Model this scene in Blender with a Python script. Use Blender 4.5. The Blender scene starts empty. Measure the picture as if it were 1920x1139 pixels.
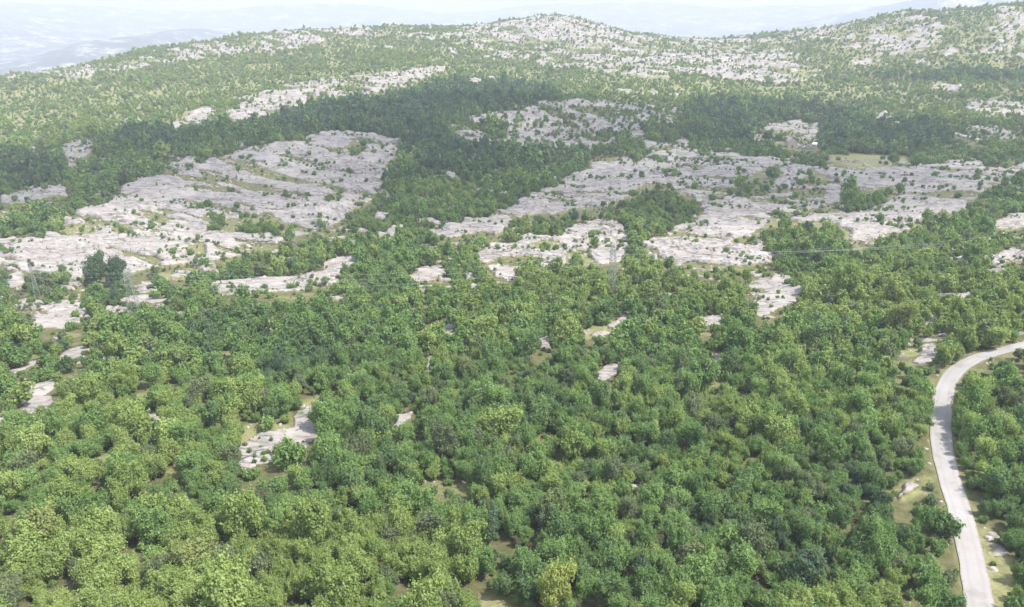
import bpy, math, random
import numpy as np
from mathutils import Vector
R = math.radians
random.seed(7)
RNG = np.random.default_rng(11)
scene = bpy.context.scene
COL = scene.collection

# ------------------------------------------------------------------ camera
F = 1371.0            # focal length in pixels of the 1920 px wide photograph
CU, CV = 960.0, 569.5
PITCH = math.atan((CV - 30.0) / F)
cam_d = bpy.data.cameras.new('camera')
cam = bpy.data.objects.new('camera', cam_d)
COL.objects.link(cam)
cam.location = (0, 0, 0)
cam.rotation_euler = (math.pi / 2 - PITCH, 0, 0)
cam_d.sensor_width = 36.0
cam_d.lens = 36.0 * F / 1920.0
cam_d.clip_start = 0.5
cam_d.clip_end = 80000.0
scene.camera = cam

# ------------------------------------------------------------------ world, sun, exposure
SUN_EL, SUN_AZ = R(57), R(104)      # azimuth clockwise from the view direction (+Y)
world = bpy.data.worlds.new('World')
scene.world = world
world.use_nodes = True
wn, wl = world.node_tree.nodes, world.node_tree.links
wn.clear()
w_out = wn.new('ShaderNodeOutputWorld')
w_bg = wn.new('ShaderNodeBackground')
w_sky = wn.new('ShaderNodeTexSky')
w_sky.sky_type = 'NISHITA'
w_sky.sun_disc = False
w_sky.sun_elevation = SUN_EL
w_sky.sun_rotation = SUN_AZ
w_sky.air_density = 1.0
w_sky.dust_density = 2.0
w_sky.altitude = 500
w_tc = wn.new('ShaderNodeTexCoord')
w_map = wn.new('ShaderNodeMapping')
w_map.inputs['Scale'].default_value = (1.5, 1.5, 9.0)
w_map.inputs['Location'].default_value = (0.3, 0.1, 0.2)
w_noise = wn.new('ShaderNodeTexNoise')
w_noise.inputs['Scale'].default_value = 1.6
w_noise.inputs['Detail'].default_value = 6
w_ramp = wn.new('ShaderNodeValToRGB')
w_ramp.color_ramp.elements[0].position = 0.42
w_ramp.color_ramp.elements[1].position = 0.60
w_mix = wn.new('ShaderNodeMixRGB')
w_mix.inputs['Color2'].default_value = (5.0, 5.2, 5.4, 1)
wl.new(w_tc.outputs['Generated'], w_map.inputs['Vector'])
wl.new(w_map.outputs[0], w_noise.inputs['Vector'])
wl.new(w_noise.outputs['Fac'], w_ramp.inputs[0])
wl.new(w_ramp.outputs['Color'], w_mix.inputs['Fac'])
wl.new(w_sky.outputs[0], w_mix.inputs['Color1'])
wl.new(w_mix.outputs[0], w_bg.inputs['Color'])
w_bg.inputs['Strength'].default_value = 0.145
wl.new(w_bg.outputs[0], w_out.inputs['Surface'])

sun_d = bpy.data.lights.new('sun', 'SUN')
sun_d.energy = 3.6
sun_d.angle = R(1.5)
sun_d.color = (1.0, 0.95, 0.87)
sun = bpy.data.objects.new('sun', sun_d)
COL.objects.link(sun)
SUN_DIR = Vector((math.sin(SUN_AZ) * math.cos(SUN_EL), math.cos(SUN_AZ) * math.cos(SUN_EL), math.sin(SUN_EL)))
sun.rotation_euler = SUN_DIR.to_track_quat('Z', 'Y').to_euler()

vs = scene.view_settings
vs.view_transform = 'Standard'
vs.look = 'None'
vs.exposure = 1.13
vs.gamma = 1.0
cy = scene.cycles
cy.use_denoising = True
cy.max_bounces = 6
cy.diffuse_bounces = 3
cy.transmission_bounces = 3
cy.transparent_max_bounces = 8
cy.volume_bounces = 1
cy.glossy_bounces = 1
cy.use_fast_gi = False

# ------------------------------------------------------------------ small tools
def ray(u, v, z):
    a = (np.asarray(u, float) - CU) / F
    b = (np.asarray(v, float) - CV) / F
    z = np.asarray(z, float)
    return (z * a, z * (math.cos(PITCH) - b * math.sin(PITCH)), z * (-math.sin(PITCH) - b * math.cos(PITCH)))

def project(x, y, z):
    d = y * math.cos(PITCH) - z * math.sin(PITCH)
    up = y * math.sin(PITCH) + z * math.cos(PITCH)
    d = np.maximum(d, 1e-3)
    return CU + F * x / d, CV - F * up / d, d

def _hash(ix, iy, seed):
    h = (ix.astype(np.int64) * 374761393 + iy.astype(np.int64) * 668265263 + seed * 1442695041) & 0xFFFFFFFF
    h = ((h ^ (h >> 13)) * 1274126177) & 0xFFFFFFFF
    h = ((h ^ (h >> 16)) * 2246822519) & 0xFFFFFFFF
    return ((h ^ (h >> 15)) & 0xFFFFFF) / float(0xFFFFFF)

def vnoise(x, y, seed=0):
    ix, iy = np.floor(x), np.floor(y)
    fx, fy = x - ix, y - iy
    fx = fx * fx * (3 - 2 * fx); fy = fy * fy * (3 - 2 * fy)
    ix = ix.astype(np.int64); iy = iy.astype(np.int64)
    a = _hash(ix, iy, seed); b = _hash(ix + 1, iy, seed)
    c = _hash(ix, iy + 1, seed); d = _hash(ix + 1, iy + 1, seed)
    return (a + (b - a) * fx) * (1 - fy) + (c + (d - c) * fx) * fy

def fbm(x, y, octv=4, seed=0, gain=0.5):
    s, amp, tot = 0.0, 1.0, 0.0
    ca, sa = math.cos(0.6), math.sin(0.6)
    for o in range(octv):
        s = s + amp * vnoise(x, y, seed + o * 17)
        tot += amp; amp *= gain
        x, y = 2.03 * (ca * x - sa * y) + 5.2, 2.03 * (sa * x + ca * y) + 1.7
    return s / tot

def sstep(a, b, t):
    t = np.clip((t - a) / (b - a), 0, 1)
    return t * t * (3 - 2 * t)

# ------------------------------------------------------------------ relief: control points (direction, distance) -> height
CP = []
cols = {
    -420: [(1400,60),(1139,78),(1000,92),(850,112),(750,130),(690,148),(640,172),(600,205),(520,255),(440,310),(375,370),(330,420),(290,500),(255,580),(220,680),(190,800),(220,950)],
    0:    [(1400,60),(1139,78),(1000,92),(850,111),(750,129),(680,148),(615,172),(575,205),(490,255),(410,310),(345,370),(300,420),(262,500),(225,580),(187,680),(150,810),(172,940)],
    250:  [(1139,78),(850,111),(700,138),(610,175),(570,205),(520,232),(440,278),(370,325),(310,385),(270,440),(240,520),(205,600),(165,700),(130,830),(100,980),(120,1100)],
    500:  [(1400,60),(1139,78),(1000,92),(850,112),(740,130),(650,154),(556,200),(515,235),(450,270),(385,315),(320,365),(262,425),(256,470),(228,540),(192,600),(165,680),(135,770),(100,890),(62,1060),(85,1250)],
    740:  [(1139,78),(850,112),(640,160),(540,207),(490,236),(420,285),(350,350),(280,420),(235,500),(185,590),(140,700),(110,830),(80,960),(50,1120),(70,1300)],
    960:  [(1400,60),(1139,78),(1000,92),(850,112),(740,131),(640,160),(515,218),(470,246),(420,285),(380,325),(330,390),(283,450),(240,505),(193,562),(186,630),(165,710),(140,800),(105,920),(75,1040),(40,1180),(60,1400)],
    1060: [(283,455),(240,508),(188,566),(184,630),(165,710),(70,1050),(31,1170),(55,1350)],
    1200: [(1139,78),(850,112),(640,160),(510,220),(460,252),(410,292),(360,345),(310,405),(265,468),(210,540),(192,600),(160,700),(120,850),(90,980),(66,1130),(80,1350)],
    1440: [(1400,60),(1139,79),(1000,93),(850,112),(740,130),(640,158),(497,226),(450,258),(395,300),(345,350),(300,408),(292,440),(265,492),(232,565),(200,640),(170,720),(130,830),(95,960),(66,1120),(80,1400)],
    1680: [(1139,80),(850,110),(740,127),(640,152),(470,238),(420,272),(370,318),(312,385),(300,425),(270,480),(228,550),(185,640),(150,730),(105,820),(70,900),(28,1000),(60,1200)],
    1920: [(1400,62),(1139,80),(1000,93),(850,108),(740,122),(655,138),(560,175),(440,252),(400,286),(350,335),(316,385),(280,440),(225,520),(185,610),(145,690),(95,770),(50,850),(8,940),(45,1150)],
    2350: [(1400,62),(1139,80),(1000,93),(850,108),(740,122),(640,142),(540,180),(420,255),(350,335),(300,400),(225,520),(150,660),(70,800),(0,920),(30,1150)],
}
for u, rows in cols.items():
    for v, z in rows:
        CP.append(tuple(float(t) for t in ray(u, v, z)))
for a in (-75, -35, 0, 35, 75):
    CP.append((22 * math.sin(R(a)), 22 * math.cos(R(a)), -57.0))
for a in (-75, 75):
    for r_, h_ in ((80, -58), (200, -78), (500, -84), (1000, -80)):
        CP.append((r_ * math.sin(R(a)), r_ * math.cos(R(a)), h_))
CP = np.array(CP)
def lp(x, y):
    r = np.hypot(x, y)
    return np.arctan2(x, y) * 2.2, np.log(np.clip(r, 15, 1500)) * 1.0
_ca, _cl = lp(CP[:, 0], CP[:, 1])
def _phi(d2):
    return 0.5 * d2 * np.log(d2 + 1e-12)
_n = len(CP)
_A = np.zeros((_n + 3, _n + 3))
_A[:_n, :_n] = _phi((_ca[:, None] - _ca[None]) ** 2 + (_cl[:, None] - _cl[None]) ** 2) + np.eye(_n) * 2e-4
_A[:_n, _n] = _A[_n, :_n] = 1
_A[:_n, _n + 1] = _A[_n + 1, :_n] = _ca
_A[:_n, _n + 2] = _A[_n + 2, :_n] = _cl
_w = np.linalg.solve(_A, np.concatenate([CP[:, 2], [0, 0, 0]]))
def base_near(x, y):
    a, l = lp(x, y)
    out = _w[_n] + _w[_n + 1] * a + _w[_n + 2] * l
    for i in range(_n):
        out = out + _w[i] * _phi((a - _ca[i]) ** 2 + (l - _cl[i]) ** 2)
    return out
def base_far(x, y):
    r = np.hypot(x, y)
    th = np.degrees(np.arctan2(x, y))
    h = -235 + 70 * (fbm(x / 900, y / 900, 5, 31) - 0.5) + 90 * sstep(4000, 9000, r)
    def hill(u, v, z, sx, sy):
        X, Y, Z = ray(u, v, z)
        return (float(Z) + 225) * np.exp(-((x - X) / sx) ** 2 - ((y - Y) / sy) ** 2)
    h = h + hill(350, 58, 4300, 420, 700) + hill(180, 88, 3600, 380, 500) + hill(20, 66, 5200, 600, 800) + hill(-300, 60, 4500, 700, 700)
    rn = 1 - np.abs(2 * fbm(x / 1300, y / 1300, 6, 77) - 1)
    def ridge(r0, w, amp):
        return amp * np.exp(-((r - r0) / w) ** 2) * (0.72 + 0.4 * rn)
    t = th
    h = h + ridge(5800, 650, 40 + 265 * sstep(12, 30, t))
    h = h + ridge(8200, 1200, 215 + 70 * np.exp(-((t - 9) / 8) ** 2) + 30 * np.sin(t * 0.35))
    h = h + ridge(13000, 1800, 330 + 45 * np.sin(t * 0.21 + 1))
    return h
def base(x, y):
    r = np.hypot(x, y)
    w = sstep(1350, 2300, r)
    return base_near(x, y) * (1 - w) + base_far(x, y) * w

# ------------------------------------------------------------------ what covers the ground (outlines given by direction, laid on the ground they stand on)
MU0, MV0, MS, MW, MH = -420, -20, 2.0, 1400, 780
_gu, _gv = np.meshgrid(MU0 + (np.arange(MW) + 0.5) * MS, MV0 + (np.arange(MH) + 0.5) * MS)
def fill(mask, poly, val=1.0):
    p = np.array(poly, float)
    u0, v0 = p.min(0); u1, v1 = p.max(0)
    i0 = max(0, int((u0 - MU0) / MS) - 1); i1 = min(MW, int((u1 - MU0) / MS) + 2)
    j0 = max(0, int((v0 - MV0) / MS) - 1); j1 = min(MH, int((v1 - MV0) / MS) + 2)
    if i1 <= i0 or j1 <= j0: return
    gu, gv = _gu[j0:j1, i0:i1], _gv[j0:j1, i0:i1]
    ins = np.zeros(gu.shape, bool)
    for k in range(len(p)):
        (xa, ya), (xb, yb) = p[k], p[(k + 1) % len(p)]
        if ya == yb: continue
        c = ((ya > gv) != (yb > gv)) & (gu < (xb - xa) * (gv - ya) / (yb - ya) + xa)
        ins ^= c
    mask[j0:j1, i0:i1][ins] = val
def blur(m, n):
    for _ in range(2):
        for ax in (0, 1):
            c = np.cumsum(np.concatenate([np.repeat(np.take(m, [0], ax), n + 1, ax), m, np.repeat(np.take(m, [-1], ax), n, ax)], ax), ax)
            L = m.shape[ax]
            m = (np.take(c, range(2 * n + 1, 2 * n + 1 + L), ax) - np.take(c, range(0, L), ax)) / (2 * n + 1)
    return m
def lookup(m, u, v):
    fx = np.clip((u - MU0) / MS - 0.5, 0, MW - 1.001); fy = np.clip((v - MV0) / MS - 0.5, 0, MH - 1.001)
    ix, iy = fx.astype(int), fy.astype(int)
    fx, fy = fx - ix, fy - iy
    return (m[iy, ix] * (1 - fx) + m[iy, ix + 1] * fx) * (1 - fy) + (m[iy + 1, ix] * (1 - fx) + m[iy + 1, ix + 1] * fx) * fy

rock = np.zeros((MH, MW)); veg = np.zeros((MH, MW)); dry = np.zeros((MH, MW)); tint = np.zeros((MH, MW)); bare = np.zeros((MH, MW))
# far, sparse hills first
fill(rock, [(-420,-20),(2380,-20),(2380,125),(1500,125),(1300,110),(900,110),(700,90),(500,110),(300,110),(100,150),(-420,180)], .28)
fill(rock, [(880,70),(1500,75),(1560,110),(1500,150),(1250,150),(1050,130),(900,110)], .44)
fill(rock, [(1480,62),(1600,40),(1800,5),(1960,0),(2380,0),(2380,110),(1920,120),(1700,125),(1500,110)], .33)
fill(rock, [(1590,80),(1660,68),(1740,80),(1750,100),(1700,108),(1600,104)], .62)
fill(rock, [(1860,20),(1960,30),(1960,62),(1880,50)], .6)
fill(rock, [(1500,55),(1560,42),(1610,45),(1560,62),(1510,66)], .62)
fill(rock, [(470,85),(520,62),(600,50),(700,52),(690,62),(600,78),(540,88)], .72)
fill(rock, [(850,52),(960,40),(1040,28),(1110,36),(1180,62),(1150,84),(1060,78),(960,80),(880,66)], .66)
fill(rock, [(440,190),(520,165),(600,150),(700,140),(800,125),(850,124),(800,150),(740,175),(690,186),(610,182),(560,188),(480,192)], .66)
fill(rock, [(100,140),(240,122),(340,108),(380,108),(300,125),(200,140),(120,150)], .6)
fill(rock, [(0,135),(60,128),(110,120),(100,140),(0,155)], .6)
fill(rock, [(300,105),(400,85),(500,85),(430,98),(340,115)], .5)
fill(rock, [(130,140),(170,138),(175,152),(140,155)], .7)
fill(rock, [(1060,100),(1500,100),(1500,118),(1060,116)], .56)
fill(rock, [(1320,118),(1560,130),(1500,160),(1330,150)], .5)
fill(rock, [(1740,160),(1800,160),(1810,180),(1750,182)], .45)
# middle distance
for p, val in [
    ([(310,242),(350,215),(395,203),(402,220),(360,240)], .95),
    ([(413,226),(430,205),(480,190),(560,182),(582,192),(540,206),(500,216),(430,234)], .92),
    ([(205,240),(240,225),(265,218),(264,236),(240,250)], .7),
    ([(115,285),(140,265),(178,262),(168,290),(130,306)], .9),
    ([(50,282),(90,278),(100,290),(60,292)], .75),
    ([(300,318),(335,300),(366,298),(362,313),(312,323)], .95),
    ([(0,374),(60,352),(135,352),(128,366),(60,382),(0,387)], .85),
    ([(820,240),(900,215),(1000,196),(1100,188),(1200,193),(1278,208),(1275,240),(1225,256),(1292,260),(1292,276),(1230,284),(1150,274),(1060,282),(1000,280),(930,268),(870,272),(858,256)], .56),
    ([(880,150),(925,143),(930,162),(900,172),(860,165)], .6),
    ([(1140,172),(1200,168),(1280,178),(1280,186),(1200,184)], .55),
    ([(1405,262),(1430,236),(1490,228),(1542,232),(1535,252),(1520,272),(1500,282),(1470,278),(1440,268)], .56),
    ([(1560,205),(1580,203),(1585,215),(1566,218)], .7),
    ([(1630,215),(1660,208),(1672,225),(1640,228)], .8),
    ([(1800,245),(1860,236),(1905,255),(1890,268),(1820,264)], .66),
    ([(1810,196),(1860,190),(1930,196),(1930,214),(1880,222),(1812,216)], .72),
    # left slab
    ([(-200,470),(-60,455),(0,452),(60,447),(112,440),(122,405),(200,385),(235,350),(330,325),(400,300),(470,278),(560,262),(620,250),(700,252),(750,266),(746,285),(720,310),(715,345),(702,372),(660,395),(622,425),(560,442),(520,462),(440,482),(350,498),(280,503),(250,517),(165,505),(150,528),(60,512),(0,498),(-200,520)], 1),
    ([(10,530),(25,522),(45,515),(58,541),(14,543)], 1),
    ([(64,532),(86,526),(88,538),(70,542)], .9),
    ([(18,577),(67,562),(147,555),(169,585),(127,614),(73,614),(57,597)], 1),
    ([(192,592),(213,575),(242,564),(320,557),(316,568),(250,574),(234,592)], .95),
    ([(395,540),(470,530),(545,522),(610,510),(650,486),(668,492),(632,532),(560,546),(440,553),(395,550)], .95),
    ([(600,500),(640,478),(668,485),(660,500),(620,530)], .7),
    ([(536,492),(560,488),(565,500),(540,502)], .8),
    ([(700,442),(750,425),(768,430),(725,456)], .8),
    ([(758,522),(790,505),(830,498),(838,515),(790,531),(765,533)], .9),
    # right slabs
    ([(985,375),(1060,335),(1110,320),(1100,298),(1170,290),(1192,310),(1220,290),(1290,283),(1400,292),(1447,297),(1500,315),(1600,320),(1700,318),(1780,306),(1838,306),(1850,318),(1930,312),(2000,310),(2000,350),(1930,350),(1850,352),(1842,366),(1800,396),(1750,412),(1700,432),(1660,442),(1600,457),(1570,440),(1540,430),(1480,422),(1430,427),(1400,442),(1350,466),(1240,472),(1195,462),(1230,442),(1270,427),(1322,407),(1312,377),(1250,362),(1200,367),(1130,392),(1100,397),(1020,402),(985,402),(960,407),(935,442),(900,432),(860,443),(830,447),(808,437),(850,420),(890,405),(960,392)], 1),
    ([(888,482),(935,450),(1000,445),(1050,450),(1060,430),(1110,406),(1152,415),(1177,430),(1182,460),(1167,492),(1130,497),(1060,502),(1000,487),(960,477),(910,492)], 1),
    ([(1850,415),(1930,405),(1930,430),(1870,432)], .9),
    ([(1238,482),(1260,465),(1300,459),(1380,461),(1432,471),(1457,485),(1440,493),(1370,501),(1340,510),(1300,507),(1283,496)], 1.15),
    ([(914,505),(940,499),(970,502),(967,530),(950,527)], 1.1),
    ([(1185,500),(1200,490),(1225,488),(1200,502)], .8),
    ([(1380,468),(1430,455),(1450,470)], .7),
    # near wood
    ([(1388,545),(1405,530),(1435,523),(1482,524),(1482,535),(1502,541),(1500,566),(1470,575),(1440,587),(1420,594),(1410,572),(1415,560),(1455,552),(1420,540)], 1.05),
    ([(1298,613),(1320,597),(1362,591),(1347,606),(1310,619)], 1),
    ([(1328,692),(1343,665),(1364,663),(1357,692),(1338,702)], .72),
    ([(1718,656),(1735,645),(1762,650),(1747,677),(1723,674)], 1.1),
    ([(1672,670),(1700,662),(1698,668),(1680,674)], .9),
    ([(1728,590),(1757,577),(1752,602),(1740,617)], .8),
    ([(1853,488),(1880,478),(1930,474),(1930,490),(1870,502),(1858,499)], 1.1),
    ([(1808,507),(1832,493),(1822,511)], .8),
    ([(103,672),(130,655),(164,647),(162,666),(137,687),(106,687)], 1.05),
    ([(13,696),(75,672),(78,679),(20,701)], .9),
    ([(38,747),(75,720),(112,709),(107,726),(72,746),(100,746),(97,758),(62,777),(38,768)], 1),
    ([(140,712),(165,708),(160,716)], .8),
    ([(-10,780),(27,777),(22,789),(-10,792)], .95),
    ([(436,888),(455,832),(520,806),(556,801),(550,776),(575,763),(608,752),(583,786),(592,802),(583,832),(540,862),(490,871),(450,892)], 1.15),
    ([(265,792),(285,772),(314,768),(302,796),(280,800)], .8),
    ([(732,804),(745,784),(778,766),(772,786),(750,808)], 1),
    ([(772,830),(792,821),(794,829)], .9), ([(828,836),(847,830),(848,840)], .9),
    ([(822,617),(838,607),(853,608),(850,624),(830,624)], 1), ([(860,642),(897,630),(888,648)], 1),
    ([(987,639),(1010,629),(1042,635),(1032,652),(1014,658)], 1.05), ([(1113,708),(1124,684),(1165,679),(1170,696),(1135,716)], 1.1),
    ([(787,682),(800,666),(818,680),(801,692)], 1), ([(1136,608),(1165,588),(1178,596),(1150,615)], .9),
    ([(1076,628),(1112,613),(1092,635)], .8), ([(645,590),(670,585),(668,595)], .7), ([(590,608),(612,602),(608,612)], .7),
    ([(875,566),(900,566),(900,576),(880,578)], .7),
    ([(1838,994),(1870,1003),(1898,1040),(1872,1047),(1847,1017)], .9),
    ([(1685,935),(1700,905),(1730,895),(1757,893),(1752,904),(1710,922)], .55),
    ([(1790,985),(1800,1010),(1812,1080),(1822,1139),(1812,1145),(1800,1080)], .55),
]:
    fill(rock, p, val)
for p in [
    [(1165,392),(1200,350),(1240,345),(1300,370),(1310,395),(1290,410),(1230,437),(1200,457),(1178,437),(1168,412)],
    [(1370,357),(1400,335),(1450,313),(1466,330),(1440,357),(1400,372)],
    [(1573,372),(1590,348),(1640,355),(1702,343),(1682,372),(1620,397),(1588,402)],
    [(1428,427),(1450,398),(1490,418),(1560,418),(1602,440),(1572,470),(1500,490),(1450,482),(1428,457)],
    [(1788,422),(1820,385),(1850,360),(1930,330),(1930,392),(1870,417)],
    [(958,442),(1000,413),(1080,393),(1167,393),(1162,417),(1080,422),(1040,447),(980,447)],
    [(378,437),(400,420),(455,408),(470,400),(505,403),(547,425),(542,441),(490,443),(430,441)],
    [(376,421),(385,403),(412,402),(420,420)], [(88,441),(100,427),(140,424),(182,418),(182,440),(140,449)],
    [(205,442),(210,424),(245,421),(250,440),(230,447)], [(350,482),(385,478),(388,462),(360,455),(350,465)],
    [(60,452),(68,442),(88,445),(86,455)], [(600,385),(612,365),(645,355),(640,380)], [(650,400),(680,378),(705,375),(690,398)],
    [(640,282),(660,268),(690,272),(680,290)], [(1058,500),(1065,475),(1100,472),(1120,495),(1100,512)],
    [(905,245),(925,232),(955,235),(950,260),(920,262)], [(1200,245),(1225,232),(1270,238),(1290,262),(1230,270)],
    [(985,470),(1000,455),(1035,450),(1055,458),(1040,475)], [(840,415),(850,402),(920,392),(930,405),(880,412)],
    [(1100,455),(1112,440),(1125,470),(1108,475)],
    [(1432,262),(1440,243),(1470,248),(1474,266),(1440,268)], [(1005,360),(1020,340),(1050,338),(1040,358)],
    [(1505,340),(1525,325),(1560,335),(1550,352),(1515,355)], [(1330,372),(1350,360),(1368,368),(1350,382)],
    [(1700,430),(1740,400),(1790,405),(1790,430)], [(1290,320),(1305,310),(1320,318),(1305,328)],
]:
    fill(veg, p, 1)
for p in [
    [(1553,302),(1563,290),(1610,288),(1660,292),(1702,294),(1702,306),(1650,317),(1600,317)],
    [(1420,262),(1440,236),(1500,228),(1540,236),(1515,275),(1480,278)],
    [(152,872),(215,845),(218,866),(170,888)], [(300,888),(352,868),(342,894)], [(-5,893),(22,888),(22,912),(-5,918)],
    [(904,1150),(912,1116),(985,1120),(1003,1150)], [(1350,1030),(1405,1015),(1398,1036),(1355,1050)],
    [(1665,928),(1700,895),(1757,888),(1752,918),(1700,938)], [(376,770),(415,713),(413,735),(387,778)],
    [(1310,700),(1343,660),(1366,660),(1357,700)],
    [(440,815),(455,800),(520,790),(550,800),(520,812),(460,835)], [(545,760),(625,735),(640,745),(600,770)],
    [(250,782),(285,768),(300,800),(270,806)], [(400,665),(440,655),(435,670)], [(235,745),(290,735),(285,750),(240,755)],
    [(870,1062),(930,1052),(925,1078),(880,1080)], [(300,515),(360,515),(355,525),(310,526)],
    [(1075,628),(1140,604),(1180,586),(1180,600),(1100,636)], [(1670,655),(1710,645),(1755,648),(1700,668)],
    [(-200,540),(0,545),(0,560),(-200,570)], [(1820,1000),(1850,990),(1910,1050),(1900,1150),(1868,1150)],
]:
    fill(dry, p, 1)
# tint: +1 yellowish foliage, -1 dark blue-green foliage
fill(tint, [(-420,1030),(300,1010),(600,1000),(900,1010),(880,1200),(-420,1200)], .75)
fill(tint, [(1550,1100),(1700,1090),(1750,1200),(1500,1200)], .8)
fill(tint, [(880,525),(1000,510),(1140,515),(1400,500),(1500,520),(1450,560),(1200,560),(1000,560),(880,550)], .75)
fill(tint, [(1480,540),(1560,520),(1700,530),(2200,480),(2200,690),(1920,650),(1760,660),(1640,600),(1500,590)], .65)
fill(tint, [(-420,170),(100,140),(450,130),(800,120),(900,145),(700,190),(420,200),(260,210),(180,260),(0,290),(-420,290)], .8)
fill(tint, [(-420,-20),(2300,-20),(2300,130),(1500,150),(1100,165),(1000,150),(100,130)], .35)  # far hills: sunlight put into the leaf tint as yellow
fill(tint, [(1050,150),(1500,150),(1900,160),(2200,170),(2200,240),(1780,210),(1560,185),(1400,185),(1080,165)], .85)
fill(tint, [(1560,140),(1640,138),(2300,130),(2300,158),(1640,158)], -1)
fill(tint, [(225,290),(238,245),(330,252),(420,245),(520,220),(640,196),(700,192),(800,158),(880,150),(1030,170),(1060,190),(900,215),(815,240),(850,272),(960,292),(1080,290),(1150,286),(1090,315),(900,330),(800,330),(760,270),(640,245),(500,260),(300,285)], -1)
fill(tint, [(1280,195),(1400,190),(1520,195),(1640,225),(1760,235),(1800,260),(1740,300),(1640,290),(1550,285),(1540,235),(1440,225),(1400,270),(1300,262)], -.85)
fill(tint, [(-420,300),(0,300),(110,305),(120,345),(0,355),(-420,360)], -.9)
fill(tint, [(330,620),(500,610),(640,640),(620,700),(480,740),(380,700)], -.6)
fill(tint, [(850,640),(950,615),(1050,640),(1000,660)], -.5)
fill(tint, [(1200,1000),(1330,930),(1560,860),(1700,930),(1700,1050),(1450,1080)], -.35)
fill(tint, [(-200,500),(60,495),(180,530),(240,520),(240,600),(160,560),(0,560),(-200,560)], -.6)
rock_b = np.minimum(blur(rock, 1) * 1.3, np.maximum(rock, blur(rock, 1)) + 0.15); veg_b = blur(veg, 1); dry_b = blur(dry, 1); tint_b = blur(tint, 6)
rock_wide = blur(rock, 4)

# road and track centre lines (directions) -> points on the ground
def on_ground(u, v):
    """first hit of the sight line through (u, v) with the smooth ground"""
    z = np.exp(np.linspace(math.log(50), math.log(1500), 1200))
    X, Y, Z = ray(u, v, z)
    g = base_near(X, Y)
    k = int(np.argmax(Z < g)) if np.any(Z < g) else len(z) - 1
    if k > 0:
        a, b = Z[k - 1] - g[k - 1], Z[k] - g[k]
        t = a / (a - b + 1e-9)
        return Vector((X[k - 1] + (X[k] - X[k - 1]) * t, Y[k - 1] + (Y[k] - Y[k - 1]) * t, g[k - 1] + (g[k] - g[k - 1]) * t))
    return Vector((X[0], Y[0], g[0]))
def smooth_line(pts, step):
    P = [Vector((p[0], p[1])) for p in pts]
    P = [2 * P[0] - P[1]] + P + [2 * P[-1] - P[-2]]
    out = []
    for i in range(1, len(P) - 2):
        n = max(2, int((P[i + 1] - P[i]).length / step))
        for k in range(n):
            t = k / n
            a, b, c, d = P[i - 1], P[i], P[i + 1], P[i + 2]
            out.append(0.5 * ((2 * b) + (c - a) * t + (2 * a - 5 * b + 4 * c - d) * t * t + (3 * b - a - 3 * c + d) * t ** 3))
    out.append(P[-2])
    return np.array([[q.x, q.y] for q in out])
road_pts = [on_ground(u, v) for u, v in [(1872,1330),(1855,1220),(1838,1139),(1822,1050),(1800,960),(1779,893),(1765,827),(1766,765),(1775,722),(1797,692),(1832,672),(1872,660),(1920,648),(2000,634),(2150,612)]]
ROAD = smooth_line(road_pts, 0.8)
track_pts = [on_ground(u, v) for u, v in [(1600,216),(1640,224),(1690,231),(1740,241),(1784,249),(1848,266),(1890,279),(1913,292),(1945,315),(2010,335)]]
TRACK = smooth_line(track_pts, 2.0)
def dist_line(x, y, L, near):
    """distance to a polyline's points, only where it is under `near`"""
    d = np.full(x.shape, 1e3)
    bx0, bx1, by0, by1 = L[:, 0].min() - near, L[:, 0].max() + near, L[:, 1].min() - near, L[:, 1].max() + near
    m = (x > bx0) & (x < bx1) & (y > by0) & (y < by1)
    xs, ys = x[m], y[m]
    if xs.size == 0: return d
    best = np.full(xs.shape, 1e6)
    for q in L:
        best = np.minimum(best, (xs - q[0]) ** 2 + (ys - q[1]) ** 2)
    d[m] = np.sqrt(best)
    return d

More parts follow.
